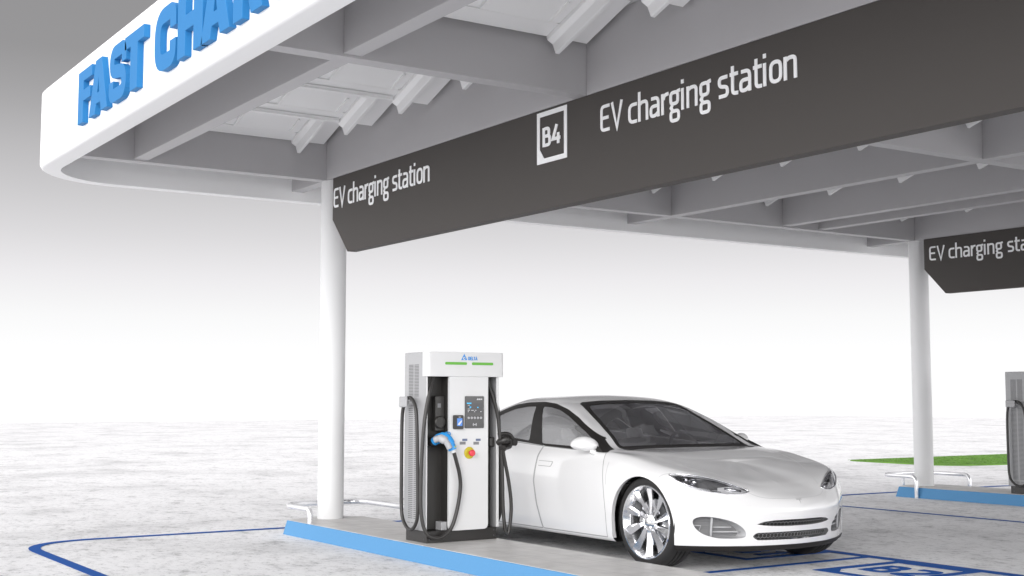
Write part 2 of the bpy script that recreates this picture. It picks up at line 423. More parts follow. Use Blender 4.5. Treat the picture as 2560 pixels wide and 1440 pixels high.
o = b.build('grass', M['grass']); tag(o, 'green lawn strip on the white concrete behind the far island', 'grass', kind='stuff')

# ------------------------------------------------------------------ islands
ISL = [(-11.78,5.165),(-11.90,5.40),(-11.90,5.76),(-11.72,5.965),(-1.5,5.965),(-1.5,5.165)]
def make_island():
    r = empty('charging_island', (-11.9, 5.565, 0)); off = Vector(r.location)
    fn = lambda x, y, d: (x-off.x, y-off.y, d)
    cx, cy = -6.7, 5.565
    k = MB(); n = len(ISL)
    bot = [(-11.815,5.140),(-11.94,5.39),(-11.94,5.77),(-11.75,5.99),(-1.47,5.99),(-1.47,5.140)]
    vs = [fn(*p, 0.001) for p in bot] + [fn(*p, 0.136) for p in ISL]
    k.add(vs, [(i, (i+1) % n, (i+1) % n + n, i + n) for i in range(n)] + [tuple(range(n, 2*n))])
    k.build('kerb', M['kerb'], r, bevel=0.006)
    p = MB()
    inset = [(-11.772,5.170),(-11.893,5.402),(-11.893,5.757),(-11.716,5.960),(-1.505,5.960),(-1.505,5.170)]
    p.prism(inset, fn, 0.1365, 0.140); p.build('paving', M['paving'], r)
    j = MB()     # joints between the paving slabs, thin dark fillets
    j.add([fn(-11.85,5.443,.1404), fn(-1.6,5.443,.1404), fn(-1.6,5.447,.1404), fn(-11.85,5.447,.1404)], [(0,1,2,3)])
    j.add([fn(-11.85,5.723,.1404), fn(-1.6,5.723,.1404), fn(-1.6,5.727,.1404), fn(-11.85,5.727,.1404)], [(0,1,2,3)])
    x = -11.2
    while x < -1.6:
        j.add([fn(x,5.175,.1408), fn(x+.004,5.175,.1408), fn(x+.004,5.955,.1408), fn(x,5.955,.1408)], [(0,1,2,3)]); x += 0.62
    j.build('joint', mat('paving_joint', (0.42, 0.41, 0.40), 0.8), r)
    return r
isl = make_island(); tag(isl, 'long blue kerbed island under the white car and nearest charger', 'traffic island', 'charging islands')
isl2 = copy_tree(isl); isl2.location.y += 8.865; isl2['label'] = 'far blue kerbed island at the right edge with chrome rail round it'

def guard_rail(name, V0, V1, ut, zt, uf, ub, label, r=0.026):
    root = empty(name, (ut, (V0+V1)/2, 0)); L = root.location
    c = lambda p: (p[0]-L.x, p[1]-L.y, p[2])
    path = [(uf, V0, 0.0 if V0 > 8 else 0.135), (uf, V0, zt), (uf-0.16, V0, zt)]
    path = [(uf, V0, 0.0 if V0 > 8 else 0.135), (uf, V0, zt), (ut, V0, zt), (ut, V1, zt), (ub, V1, zt), (ub, V1, 0.0)]
    P = fillet(path[:2] + [path[2]], 0.09, 6)[:-1]
    mid = fillet([path[1]] + path[2:5], 0.24, 8)[1:-1]
    end = fillet(path[3:], 0.09, 6)[1:]
    b = MB(); b.tube([c(p) for p in P + mid + end], r, 14); b.build('rail', M['chrome'], root, smooth=True, autosmooth=50)
    b = MB(); b.tube([c((ut, (V0+V1)/2, 0.0)), c((ut, (V0+V1)/2, zt-0.005))], r*0.9, 14); b.build('leg', M['chrome'], root, smooth=True, autosmooth=50)
    for u, v in ((ut, (V0+V1)/2), (ub, V1)):
        f = MB(); f.lathe([(0.0, .008), (r*1.9, .008), (r*2.0, .0)], lambda x, y, h: (x+u-L.x, y+v-L.y, h), 20); f.build('base_flange', M['chrome'], root, smooth=True, autosmooth=40)
    tag(root, label, 'guard rail', 'chrome guard rails')
guard_rail('guard_rail', 5.195, 6.06, -11.975, 0.272, -11.31, -10.5, 'chrome tube rail wrapped round the base of the nearest column')
guard_rail('guard_rail', 13.985, 14.93, -12.06, 0.285, -11.45, -11.33, 'chrome tube rail wrapped round the base of the far right column')

# ------------------------------------------------------------------ canopy
SCL = 0.972
def S(u, v, z): return (u*SCL, v*SCL, 1.3 + (z-1.3)*SCL)
ZB = S(0, 0, 3.545)[2]
can = empty('canopy', (-6.5, 9.9, 0)); CO = can.location
def C3(p): return (p[0]-CO.x, p[1]-CO.y, p[2]-CO.z)
UE, VE = 1.2, 17.75             # near and right ends (unscaled), both outside the frame
def sbox(mb, u0, u1, v0, v1, z0, z1, mi=0):
    a = C3(S(u0, v0, z0)); b = C3(S(u1, v1, z1)); mb.box(a[0], b[0], a[1], b[1], a[2], b[2], mi)
YB = [(-12.135, -12.0), (-7.68, -7.54), (-3.225, -3.085)]
XM = [(5.64, 5.78), (10.27, 10.41), (14.76, 14.90)]
XS = [(3.655, 3.79), (7.66, 7.80), (8.36, 8.50), (12.16, 12.30), (12.83, 12.965), (16.75, 16.89)]
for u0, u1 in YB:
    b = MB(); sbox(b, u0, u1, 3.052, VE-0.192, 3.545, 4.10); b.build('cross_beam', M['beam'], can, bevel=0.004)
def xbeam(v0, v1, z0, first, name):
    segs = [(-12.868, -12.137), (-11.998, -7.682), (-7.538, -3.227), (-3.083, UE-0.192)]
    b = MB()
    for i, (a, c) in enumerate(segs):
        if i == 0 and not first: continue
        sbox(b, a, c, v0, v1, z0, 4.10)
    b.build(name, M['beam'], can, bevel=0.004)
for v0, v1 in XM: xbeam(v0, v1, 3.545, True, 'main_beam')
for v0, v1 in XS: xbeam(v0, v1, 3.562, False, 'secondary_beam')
b = MB(); sbox(b, -12.868, UE-0.192, 3.052, VE-0.192, 4.101, 4.135); b.build('roof_sheet', M['roof'], can)
# fascia: rounded rectangular ring with softened lower edge
def rrect(u0, u1, v0, v1, r, n=12):
    pts = []
    for cx, cy, a0 in ((u0+r, v0+r, PI), (u1-r, v0+r, 1.5*PI), (u1-r, v1-r, 0), (u0+r, v1-r, .5*PI)):
        for k in range(n+1):
            a = a0 + .5*PI*k/n; pts.append((cx+r*math.cos(a), cy+r*math.sin(a)))
    return pts
def ring(ins, r): return rrect(-13.05+ins, UE-ins, 2.86+ins, VE-ins, r)
prof = []
for k in range(7):               # outer lower edge
    a = 0.5*PI*k/6; prof.append((0.045*(1-math.cos(a)), 3.447+0.045*(1-math.sin(a)), 'o'))
prof = prof[::-1]
prof = [(0.186, 3.447), (0.045, 3.447)] + [(p[0], p[1]) for p in prof[1:]] + [(0.0, 4.145), (0.012, 4.158), (0.186, 4.158)]
b = MB(); n = None
for ins, z in prof:
    rg = ring(ins, 0.90-ins); n = len(rg)
    b.v += [C3(S(p[0], p[1], z)) for p in rg]
m_ = len(prof)
for i in range(m_):
    j = (i+1) % m_
    for k in range(n):
        k2 = (k+1) % n
        b.f.append((i*n+k, i*n+k2, j*n+k2, j*n+k)); b.m.append(0)
fascia = b.build('fascia', M['white'], can, smooth=True, autosmooth=35)
# channel letters on the left fascia
def heavy(ch):
    Fh = .33
    if ch == 'F': return .92, [([(0,0),(0,1),(.84,1),(.84,.79),(Fh,.79),(Fh,.62),(.76,.62),(.76,.41),(Fh,.41),(Fh,0)], [])]
    if ch == 'A': return 1.08, [([(0,0),(.36,1),(.72,1),(1.08,0),(.72,0),(.665,.18),(.415,.18),(.36,0)], [[(.475,.38),(.605,.38),(.54,.66)]])]
    if ch == 'T': return .98, [([(.31,0),(.31,.78),(0,.78),(0,1),(.98,1),(.98,.78),(.67,.78),(.67,0)], [])]
    if ch == 'H': return 1.06, [([(0,0),(0,1),(Fh,1),(Fh,.63),(.66,.63),(.66,1),(1.02,1),(1.02,0),(.66,0),(.66,.39),(Fh,.39),(Fh,0)], [])]
    if ch == 'I': return .46, [([(0,0),(0,1),(Fh,1),(Fh,0)], [])]
    if ch == 'N': return 1.08, [([(0,0),(0,1),(.34,1),(.68,.46),(.68,1),(1.02,1),(1.02,0),(.70,0),(.34,.56),(.34,0)], [])]
    if ch == 'S':
        p = fillet([(.80,.625,0),(.80,.885,0),(.15,.885,0),(.15,.56,0),(.80,.46,0),(.80,.115,0),(.12,.115,0),(.12,.38,0)], .22, 6)
        return .96, [ribbon(p, .24)]
    if ch == 'C':
        p = fillet([(.84,.60,0),(.84,.88,0),(.15,.88,0),(.15,.12,0),(.84,.12,0),(.84,.40,0)], .30, 7)
        return 1.03, [ribbon(p, .26)]
    if ch == 'G':
        p = fillet([(.84,.60,0),(.84,.88,0),(.15,.88,0),(.15,.12,0),(.86,.12,0),(.86,.43,0),(.52,.43,0)], .27, 7)
        return 1.06, [ribbon(p, .25)]
    if ch == 'R': return 1.04, [([(0,0),(0,1),(.70,1),(.86,.955),(.94,.85),(.95,.70),(.90,.56),(.78,.47),(.98,0),(.60,0),(.44,.40),(Fh,.40),(Fh,0)],
                                 [[(Fh,.60),(.52,.60),(.59,.64),(.60,.70),(.585,.76),(.52,.80),(Fh,.80)]])]
    return .36, []
H_ = 0.437; kx = 0.470
starts = [-10.81, -10.475, -9.925, -9.535, None, -8.835, -8.345, -7.895, -7.335, -6.86, -6.37, -6.16, -5.66]
for ch, x in zip('FAST CHARGING', starts):
    adv, polys = heavy(ch)
    if polys:
        b = MB()
        for outer, holes in polys:
            tr = lambda l: [(x + p[0]*kx, 3.570 + p[1]*H_) for p in l]
            fn = lambda u, z, d: C3(S(u, 2.861 - d, z))
            b.prism(tr(outer), fn, 0.0, 0.048, 0, [tr(h) for h in holes])
        b.build('letter', M['letter'], fascia, bevel=0.003)
# columns
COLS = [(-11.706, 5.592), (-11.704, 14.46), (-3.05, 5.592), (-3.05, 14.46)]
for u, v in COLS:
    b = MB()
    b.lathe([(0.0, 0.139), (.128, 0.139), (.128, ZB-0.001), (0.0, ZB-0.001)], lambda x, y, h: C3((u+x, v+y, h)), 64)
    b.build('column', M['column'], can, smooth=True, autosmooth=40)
# tilted solar panels seen from below, with their mounting rails
def solar_panel(u0, v0, v1, row):
    tilt = math.atan2(0.122, 0.344); ct, st = math.cos(tilt), math.sin(tilt); Ln = 1.06
    P = lambda a, v, h: C3(S(u0 + a*ct - h*st*-1*0 + (-st)*h, v, 3.915 + a*st + ct*h))
    def tb(mb, a0, a1, va, vb, h0, h1):
        vs = [P(a, v, h) for h in (h0, h1) for (a, v) in ((a0,va),(a1,va),(a1,vb),(a0,vb))]
        mb.add(vs, [(0,3,2,1),(4,5,6,7),(0,1,5,4),(1,2,6,5),(2,3,7,6),(3,0,4,7)])
    b = MB(); tb(b, 0, Ln, v0, v1, 0, 0.03)
    w_ = v1 - v0
    for f in (.30, .42, .74):                 # raised cell borders and cable clips on the underside
        tb(b, 0.19, 0.43, v0 + w_*f, v0 + w_*f + 0.022, -0.026, -0.0005)
        tb(b, 0.62, 0.86, v0 + w_*f, v0 + w_*f + 0.022, -0.026, -0.0005)
    tb(b, 0.16, 0.168, v0 + .02, v1 - .36, -0.012, -0.0005)
    tb(b, 0.168, 0.95, v0 + w_*.44, v1 - .39, -0.010, -0.0003)
    pan = b.build('solar_panel', M['panel'], can)
    # sloping rails with a stepped hat section
    for vc in (v1 - 0.30, v0 + 0.30):
        r = MB()
        pr_ = [(-.060, 0), (.045, 0), (.045, -.018), (.022, -.060), (.022, -.137), (-.012, -.137), (-.020, -.060), (-.060, -.030)]
        pr_ = [(q[0], q[1] - 0.001) for q in pr_]
        n_ = len(pr_)
        vs = [P(a, vc + q[0], q[1]) for a in (-0.005, Ln - .05) for q in pr_]
        r.add(vs, [(i, (i+1) % n_, (i+1) % n_ + n_, i + n_) for i in range(n_)] + [tuple(range(n_)), tuple(range(n_, 2*n_))])
        r.build('rail', M['alu'], pan, bevel=0.004)
    if not row: return
    # cross rail carrying the lower ends of the sloping rails
    r = MB()
    cs = [(.005, -.003), (.065, -.003), (.065, -.010), (.052, -.014), (.048, -.034), (.022, -.034), (.018, -.014), (.005, -.010)]
    n_ = len(cs)
    vs = [P(a, v, h) for v in (v0 + .1, v1 - .375) for a, h in cs]
    r.add(vs, [(i, (i+1) % n_, (i+1) % n_ + n_, i + n_) for i in range(n_)] + [tuple(range(n_)), tuple(range(n_, 2*n_))])
    r.build('cross_rail', M['alu'], pan, bevel=0.004)
for v0, v1 in ((3.80, 5.60), (5.79, 7.64), (8.52, 10.23), (10.43, 12.12), (12.98, 14.72)):
    for us in (-11.985, -7.478):
        for k in range(4):
            if us > -8 and k > 2: continue
            solar_panel(us + 1.072*k, v0, v1, k)
tag(can, 'large white steel canopy with blue FAST CHARGING letters on two round columns', 'canopy')

# ------------------------------------------------------------------ hanging signs
def make_sign(dv, dx, full, label):
    c0 = S(-11.84, 5.64 + dv, 3.543)
    r = empty('overhead_sign', (c0[0], c0[1], c0[2])); L = r.location
    F = lambda u, z, d: tuple(Vector(S(u, 5.64 + dv, z)) - L + Vector((0, d*SCL, 0)))
    b = MB(); b.prism([(-11.84,3.117),(-11.495,2.762),(0.6,2.762),(0.6,3.543),(-11.84,3.543)], F, 0.0, 0.10)
    b.build('sign_board', M['sign'], r, bevel=0.004)
    T = lambda u, z, d: F(u, z, -0.001 - d)
    t = MB(); write(t, 'EV charging station', T, -11.808 + dx, 3.234, 0.197, 1.953, 0.122, 0.004); t.build('lettering', M['signtext'], r)
    if full:
        t = MB(); write(t, 'EV charging station', T, -7.363, 3.234, 0.197, 1.950, 0.122, 0.004); t.build('lettering', M['signtext'], r)
        t = MB(); bay_box(T, t, -8.176, -7.780, 3.119, 3.523, 0.037, 0.075, 0.0, 0.004)
        write(t, 'B4', T, -8.098, 3.247, 0.150, 0.236, 0.17, 0.004); t.build('bay_number', M['signtext'], r)
    tag(r, label, 'sign', 'overhead signs')
make_sign(0, 0, True, 'long dark sign with white lettering and B4 box above the nearest charger')
make_sign(9.11, 0.065, False, 'dark sign at the right edge hanging above the far island')

# ------------------------------------------------------------------ chargers
def make_charger():
    r = empty('ev_charger', (-9.22, 5.257, 0.14))      # local: x out of the front, y to the right, z up
    W, D, Ht = 0.70, 0.375, 1.555
    # side panels (white edge, light grey outside)
    for y0, y1 in ((0.0, 0.007), (W-0.022, W)):
        b = MB(); b.box(-D, -0.004, y0, y1, 0.095, Ht-0.004); sp_ = b.build('side_panel', M['cabgrey'], r, bevel=0.006)
        if y0 < 0.1:
            v = MB()
            for (xa, xb) in ((-0.302, -0.224), (-0.207, -0.134)):
                for i in range(22): z = 1.448 - i*0.0122; v.box(xa, xb, -0.0016, -0.0002, z-0.0033, z+0.0033)
            v.build('vent_grille', M['slot'], sp_)
            v = MB()
            for (xa, xb) in ((-0.302, -0.228), (-0.210, -0.140)):
                for i in range(58): z = 1.085 - i*0.01575; v.box(xa, xb, -0.0016, -0.0002, z-0.0036, z+0.0036)
            for k in range(3): v.box(-0.316+k*0.062, -0.270+k*0.062, -0.0016, -0.0002, 0.146, 0.152)
            v.build('vent_grille', M['slot'], sp_)
    b = MB(); b.box(-0.006, 0.002, 0.0, 0.007, 0.10, 1.36); b.box(-0.006, 0.002, W-0.024, W, 0.10, 1.35); b.build('edge_trim', M['cab'], r, bevel=0.002)
    # dark core set back, plinth
    b = MB(); b.box(-D+0.004, -0.105, 0.0073, W-0.0225, 0.10, Ht-0.01); b.build('recess_panel', M['charcoal'], r)
    b = MB(); b.box(-D+0.004, -0.0755, 0.0073, W-0.0222, Ht-0.0095, Ht-0.002); b.build('top_cover', M['cabgrey'], r)
    b = MB(); b.box(-D+0.03, 0.0, 0.004, W-0.022, 0.0, 0.0955)
    pl = b.build('plinth', M['black'], r, bevel=0.003)
    for (yy, zz) in ((0.03, .03), (.03, .075), (W-.05, .03), (W-.05, .075)):
        b = MB(); b.lathe([(0, .003), (.006, .003), (.007, 0)], lambda x, y, h: (h+0.0003, yy+x, zz+y), 10); b.build('bolt', M['dark_metal'], pl)
    for (xx, zz) in ((-.04, .03), (-.04, .075), (-.30, .03), (-.30, .075)):
        b = MB(); b.lathe([(0, .003), (.006, .003), (.007, 0)], lambda x, y, h: (xx+x, 0.0037-h, zz+y), 10); b.build('bolt', M['dark_metal'], pl)
    # head
    hd = MB(); hp = [(-0.075, -0.012), (0.034, -0.012), (0.034, W+0.034), (-0.075, W+0.034)]
    hp = [(p.x, p.y) for p in fillet([(a, c, 0) for a, c in hp], 0.035, 6, True)]
    hd.prism(hp, lambda x, y, d: (x, y, d), 1.352, Ht); head = hd.build('head_cover', M['cab'], r, bevel=0.006)
    X = lambda y, z, d: (0.0345 + d, y, z)
    for y0, y1 in ((0.152, 0.362), (0.411, 0.621)):
        g_ = fillet([(y0,1.449,0),(y1,1.449,0),(y1,1.471,0),(y0,1.471,0)], 0.011, 5, True)
        b = MB(); b.prism([(p.x, p.y) for p in g_], X, 0, 0.002); b.build('status_light', M['green'], head)
    b = MB()
    b.prism([(.306,1.488),(.366,1.488),(.336,1.541)], X, 0, 0.0015, 0, [[(.336+.0125*math.cos(a*PI/6), 1.503+.0125*math.sin(a*PI/6)) for a in range(12)]])
    b.lathe([(0, .0015), (.006, .0015), (.006, 0)], lambda x, y, h: (0.0346+h, .339+x, 1.5035+y), 12)
    write(b, 'DELTA', X, .374, 1.489, .028, .090, .22, .0015); b.build('logo', M['logo'], head)
    # central panel
    cp = [(0.197,0.118),(0.575,0.085),(0.575,1.351),(0.197,1.351)]
    cp = [(p.x, p.y) for p in fillet([(0.197,1.351,0),(0.197,0.092,0),(0.575,0.092,0),(0.575,1.351,0)], 0.045, 7)]
    b = MB(); b.prism(cp, lambda y, z, d: (d, y, z), 0.004, 0.030); cen = b.build('front_panel', M['cab'], r, bevel=0.004)
    b = MB(); b.box(-0.1045, 0.0035, 0.199, 0.573, 0.0965, 1.350); b.build('panel_core', M['charcoal'], r)
    b = MB(); b.box(-0.10, -0.002, 0.145, 0.1965, 0.0965, 0.165); b.build('cable_guard', M['hood_grey'], r, bevel=0.004)
    Y = lambda y, z, d: (0.0305 + d, y, z)
    # display unit
    q = fillet([(.345,.925,0),(.527,.925,0),(.527,1.190,0),(.345,1.190,0)], .008, 3, True)
    b = MB(); b.prism([(p.x, p.y) for p in q], Y, 0, .010); dis = b.build('display_unit', M['screen'], r, bevel=.002)
    Z = lambda y, z, d: (0.0410 + d, y, z)
    b = MB(); b.prism([(.357,1.052),(.513,1.052),(.513,1.135),(.357,1.135)], Z, 0, .001); b.build('screen', M['scr2'], dis)
    b = MB()
    for y0, y1, z0, z1 in ((.358,.402,1.126,1.136), (.385,.400,1.094,1.104), (.460,.470,1.092,1.101)): b.prism([(y0,z0),(y1,z0),(y1,z1),(y0,z1)], Z, .0012, .002)
    b.build('screen_icon', M['scrblue'], dis)
    b = MB()
    for y0, y1, z0, z1 in ((.368,.386,1.113,1.117), (.366,.392,1.083,1.086), (.366,.386,1.071,1.075), (.398,.424,1.071,1.075), (.436,.452,1.071,1.075),
                           (.368,.376,1.058,1.064), (.430,.438,1.058,1.064), (.490,.500,1.058,1.064)):
        b.prism([(y0,z0),(y1,z0),(y1,z1),(y0,z1)], Z, .0012, .002)
    b.prism([(.455,1.158),(.469,1.158),(.462,1.174)], Z, .0012, .002)
    write(b, 'DELTA', Z, .472, 1.159, .011, .036, .2, .0018)
    b.build('screen_text', M['scrwhite'], dis)
    for k in range(5):
        b = MB(); yy = .376 + k*.030
        b.lathe([(0, .006), (.009, .006), (.011, .0)], lambda x, y, h: (.0410+h, yy+x, 1.010+y), 16); b.build('button', M['gungrey'], dis, smooth=True, autosmooth=40)
    b = MB()
    for s_ in (-1, 1):
        for rr in (.010, .017):
            arc = [(.436 + s_*rr*math.cos(a*.18), .955 + rr*math.sin(a*.18)) for a in range(-4, 5)]
            o_, h_ = ribbon(arc, .003); b.prism(o_, Z, 0, .0012)
    b.box(.0411, .0424, .430, .442, .953, .957); b.build('contactless_mark', M['scrwhite'], dis)
    # card terminal
    q = fillet([(.230,.918,0),(.322,.918,0),(.322,1.034,0),(.230,1.034,0)], .014, 4, True)
    b = MB(); b.prism([(p.x, p.y) for p in q], Y, 0, .022); te = b.build('card_terminal', M['black'], r, bevel=.003)
    b = MB(); b.prism([(.258,.945),(.308,.945),(.308,1.008),(.258,1.008)], lambda y, z, d: (.0530+d, y, z), 0, .001); b.build('terminal_screen', M['lcd'], te)
    b = MB(); b.prism([(.262,.955),(.280,.952),(.300,.975),(.304,.992),(.290,.985),(.270,.965)], lambda y, z, d: (.0542+d, y, z), 0, .0008)
    b.box(.0542, .055, .272, .292, 1.016, 1.020); b.build('terminal_text', M['scrwhite'], te)
    for y0, y1, z0, z1, mm in ((.322,.370,.820,.839,'stickerblue'), (.297,.354,.791,.815,'sticker'), (.453,.500,.818,.837,'stickerblue'), (.430,.484,.788,.812,'sticker')):
        b = MB(); b.prism([(y0,z0),(y1,z0),(y1,z1),(y0,z1)], Y, 0, .0012); b.build('socket_label', M[mm], cen)
    # emergency stop
    b = MB(); b.lathe([(0, .012), (.030, .012), (.047, .006), (.050, 0)], lambda x, y, h: (.0305+h, .390+x, .722+y), 28); es = b.build('emergency_stop', M['yellow'], r, smooth=True, autosmooth=35)
    b = MB(); b.lathe([(0, .060), (.018, .060), (.026, .054), (.027, .040), (.016, .034), (.015, .012)], lambda x, y, h: (.0305+h, .390+x, .722+y), 28); b.build('stop_button', M['red'], es, smooth=True, autosmooth=35)
    # socket box in the left recess
    b = MB(); b.box(-0.104, -0.045, .108, .195, .905, 1.190); sk = b.build('socket_box', M['charcoal2'], r, bevel=.004)
    b = MB(); b.lathe([(0, .022), (.043, .022), (.050, .015), (.052, 0)], lambda x, y, h: (-.0447+h, .146+x, .975+y), 32); b.build('socket_cap', M['charcoal'], sk, smooth=True, autosmooth=35)
    b = MB(); b.box(-.0447, -.043, .128, .158, 1.095, 1.130); b.build('socket_label', M['sticker'], sk)
    # holsters
    b = MB(); b.lathe([(0, .03), (.030, .03), (.036, .02), (.040, -.035)], lambda x, y, h: (-.07+h, .095+x, .815+y), 28); b.build('holster', M['black'], r, smooth=True, autosmooth=35)
    # blue plug: nose in the holster, handle down and out
    b = MB()
    b.tube(spline([(-.035,.092,.818),(.0,.105,.838),(.035,.128,.852),(.066,.158,.838),(.080,.180,.795),(.088,.196,.752)], 6), [.036]*6+[.041]*6+[.045]*6+[.040]*6+[.035]*7, 16)
    gun = b.build('plug_handle', M['gunblue'], r, smooth=True, autosmooth=60)
    b = MB()
    b.tube(spline([(.016,.070,.834),(.060,.096,.846),(.096,.126,.820),(.108,.156,.766)], 6), [.028]*6+[.035]*6+[.025]*7, 14); b.build('grip_cover', M['gungrey'], gun, smooth=True, autosmooth=60)
    b = MB(); b.tube([(.093,.186,.795),(.100,.199,.772),(.103,.203,.757)], [.012,.021,.013], 12); b.build('release_lever', M['yellowgreen'], gun, smooth=True, autosmooth=60)
    b = MB(); b.tube(spline([(.03,.150,.886),(.035,.170,.895),(.04,.196,.893),(.045,.200,.876),(.05,.186,.870)], 5), .0035, 8); b.build('finger_loop', M['gunblue'], gun, smooth=True)
    b = MB(); b.tube([(.086,.193,.760),(.091,.200,.742),(.094,.204,.728)], [.023,.024,.019], 16); b.build('cable_collar', M['cab'], gun, smooth=True, autosmooth=50)
    # right holster and black plug
    b = MB(); b.box(-.12, -.03, W-.072, W+.03, .765, .845); b.box(-.10, -.02, W-.02, W+.012, .752, .870); hr = b.build('holster', M['black'], r, bevel=.010)
    b = MB()
    b.tube(spline([(-.02,.700,.800),(.02,.730,.812),(.04,.772,.830),(.03,.800,.800),(.02,.795,.772),(.03,.745,.760),(.05,.712,.752)], 5), [.034]*5+[.038]*5+[.022]*10+[.025]*5+[.028]*6, 12)
    b.tube(spline([(.0,.690,.862),(.02,.745,.875),(.03,.800,.860),(.03,.835,.800)], 5), .017, 10)
    b.tube([(.018,.828,.800),(.050,.834,.800)], [.027,.030], 14)
    b.build('plug_handle', M['black'], r, smooth=True, autosmooth=60)
    # cables
    def cable(pts, rad=.0155):
        b = MB(); b.tube(spline(pts, 9), rad, 12); return b.build('cable', M['cable'], r, smooth=True, autosmooth=60)
    cable([(-.04,.085,1.37),(-.02,.060,1.30),(.0,.020,1.205),(.012,-.030,.97),(.012,-.052,.67),(.012,-.058,.42),(.016,-.055,.24),(.028,-.030,.115),(.045,.022,.055),(.055,.115,.050),(.060,.205,.125),(.066,.258,.285),(.072,.280,.450),(.080,.264,.560),(.088,.232,.655),(.093,.204,.732)])
    cable([(-.03,.595,1.37),(-.02,.615,1.28),(.0,.650,1.165),(.010,.686,1.01),(.012,.700,.885),(.014,.718,.73),(.014,.728,.52),(.014,.735,.27),(.020,.750,.085),(.024,.775,.035),(.028,.798,.125),(.03,.806,.285),(.03,.780,.48),(.032,.738,.655),(.045,.712,.745)])
    # side cable loops on hangers
    for sgn, yb in ((-1, 0.0), (1, W)):
        y = yb + sgn*0.050
        lp = spline([(-.305,y,1.10),(-.328,y,.95),(-.330,y,.53),(-.322,y,.24),(-.262,y,.135),(-.170,y,.100),(-.085,y,.150),(-.052,y,.265),(-.060,y,.66),(-.075,y,.98),(-.105,y,1.11),(-.175,y,1.172),(-.255,y,1.165)], 8, True)
        b = MB(); pts = lp + [lp[0]]; b.tube(pts, .0150, 12, caps=False); b.build('cable_loop', M['cable'], r, smooth=True, autosmooth=60)
        b = MB(); ya, yc = sorted((yb + sgn*0.0008, yb + sgn*0.055))
        b.box(-.285, -.205, ya, yc, 1.120, 1.150)
        b.box(-.325, -.195, *sorted((yb+sgn*.0655, yb+sgn*.085)), 1.098, 1.186); b.build('cable_hanger', M['cabgrey'], r, bevel=.012)
    return r
ch = make_charger(); tag(ch, 'white charger with blue plug and green light bars beside the parked car', 'EV charger', 'charging cabinets')
ch2 = copy_tree(ch); ch2.location = (-9.77, 14.125, 0.14); ch2.scale = (1, 1, 0.972); ch2['label'] = 'charger cut off by the right edge, only its vented side showing'

# ------------------------------------------------------------------ car
def pchip(ts, ys):
    n = len(ts); h = [ts[i+1]-ts[i] for i in range(n-1)]; d = [(ys[i+1]-ys[i])/h[i] for i in range(n-1)]
    m = [0.0]*n
    for i in range(1, n-1):
        if d[i-1]*d[i] > 0:
            w1 = 2*h[i]+h[i-1]; w2 = h[i]+2*h[i-1]
            m[i] = (w1+w2)/(w1/d[i-1]+w2/d[i])
    m[0] = d[0]; m[-1] = d[-1]
    def f(t):
        i = 0
        while i < n-2 and t > ts[i+1]: i += 1
        u = (t-ts[i])/h[i]
        return ((1+2*u)*(1-u)**2*ys[i] + u*(1-u)**2*h[i]*m[i] + u*u*(3-2*u)*ys[i+1] + u*u*(u-1)*h[i]*m[i+1])
    return f
FAN = [0, .25, .5, .75, .88, 1.0]
XS_ = [-.30, -.57, -.80, -1.10, -1.40, -1.75, -2.15, -2.55, -2.95, -3.20]
LN = [None]*10
LN[0] = [(0,0,.17)]*6 + [(x,0,.17) for x in XS_]
LN[1] = [(.64,0,.155),(.60,.30,.155),(.50,.57,.155),(.345,.80,.158),(.265,.895,.162),(0,.890,.165)] + [(x,.885,.165) for x in XS_]
LN[2] = [(.672,0,.198),(.632,.30,.198),(.525,.58,.20),(.362,.825,.203),(.285,.915,.208),(0,.945,.215)] + [(x,.935,.215) for x in XS_]
LN[3] = [(.708,0,.33),(.668,.28,.33),(.560,.55,.335),(.370,.825,.34),(.292,.920,.35),(0,.948,.37)] + [(x,.947,.38) for x in XS_]
LN[4] = [(.738,0,.45),(.690,.28,.45),(.580,.55,.465),(.378,.825,.50),(.285,.925,.53),(0,.956,.57)] + [(-.30,.956,.60)] + [(x,.957,.61) for x in XS_[1:7]] + [(-2.55,.960,.64),(-2.95,.955,.66),(-3.20,.935,.67)]
LN[5] = [(.712,0,.528),(.665,.27,.53),(.552,.52,.560),(.350,.80,.635),(.245,.895,.685),(0,.944,.720)] + [(-.30,.945,.76),(-.57,.938,.775),(-.80,.936,.785),(-1.10,.936,.79),(-1.40,.938,.80),(-1.75,.940,.81),(-2.15,.944,.825),(-2.55,.946,.84),(-2.95,.935,.85),(-3.2,.90,.85)]
LN[6] = [(.600,0,.592),(.578,.25,.600),(.497,.49,.655),(.345,.735,.728),(.20,.795,.768),(0,.830,.808)] + [(-.30,.862,.858),(-.57,.882,.876),(-.80,.884,.882),(-1.10,.885,.888),(-1.40,.885,.900),(-1.75,.884,.918),(-2.15,.882,.940),(-2.55,.872,.965),(-2.95,.840,.985),(-3.2,.79,.985)]
LN[7] = [(.460,0,.655),(.445,.17,.658),(.375,.35,.696),(.235,.52,.748),(.135,.585,.777),(0,.630,.808)] + [(-.30,.735,.862),(-.57,.842,.886),(-.80,.785,.990),(-1.10,.712,1.140),(-1.40,.665,1.240),(-1.75,.650,1.283),(-2.15,.648,1.262),(-2.55,.650,1.185),(-2.95,.640,1.085),(-3.2,.62,1.03)]
LN[8] = [(.250,0,.724),(.242,.11,.725),(.205,.22,.747),(.125,.33,.780),(.07,.385,.799),(0,.43,.818)] + [(-.30,.55,.879),(-.57,.713,.894),(-.80,.672,1.003),(-1.10,.612,1.145),(-1.40,.560,1.270),(-1.75,.50,1.322),(-2.15,.48,1.318),(-2.55,.48,1.252),(-2.95,.47,1.140),(-3.2,.46,1.06)]
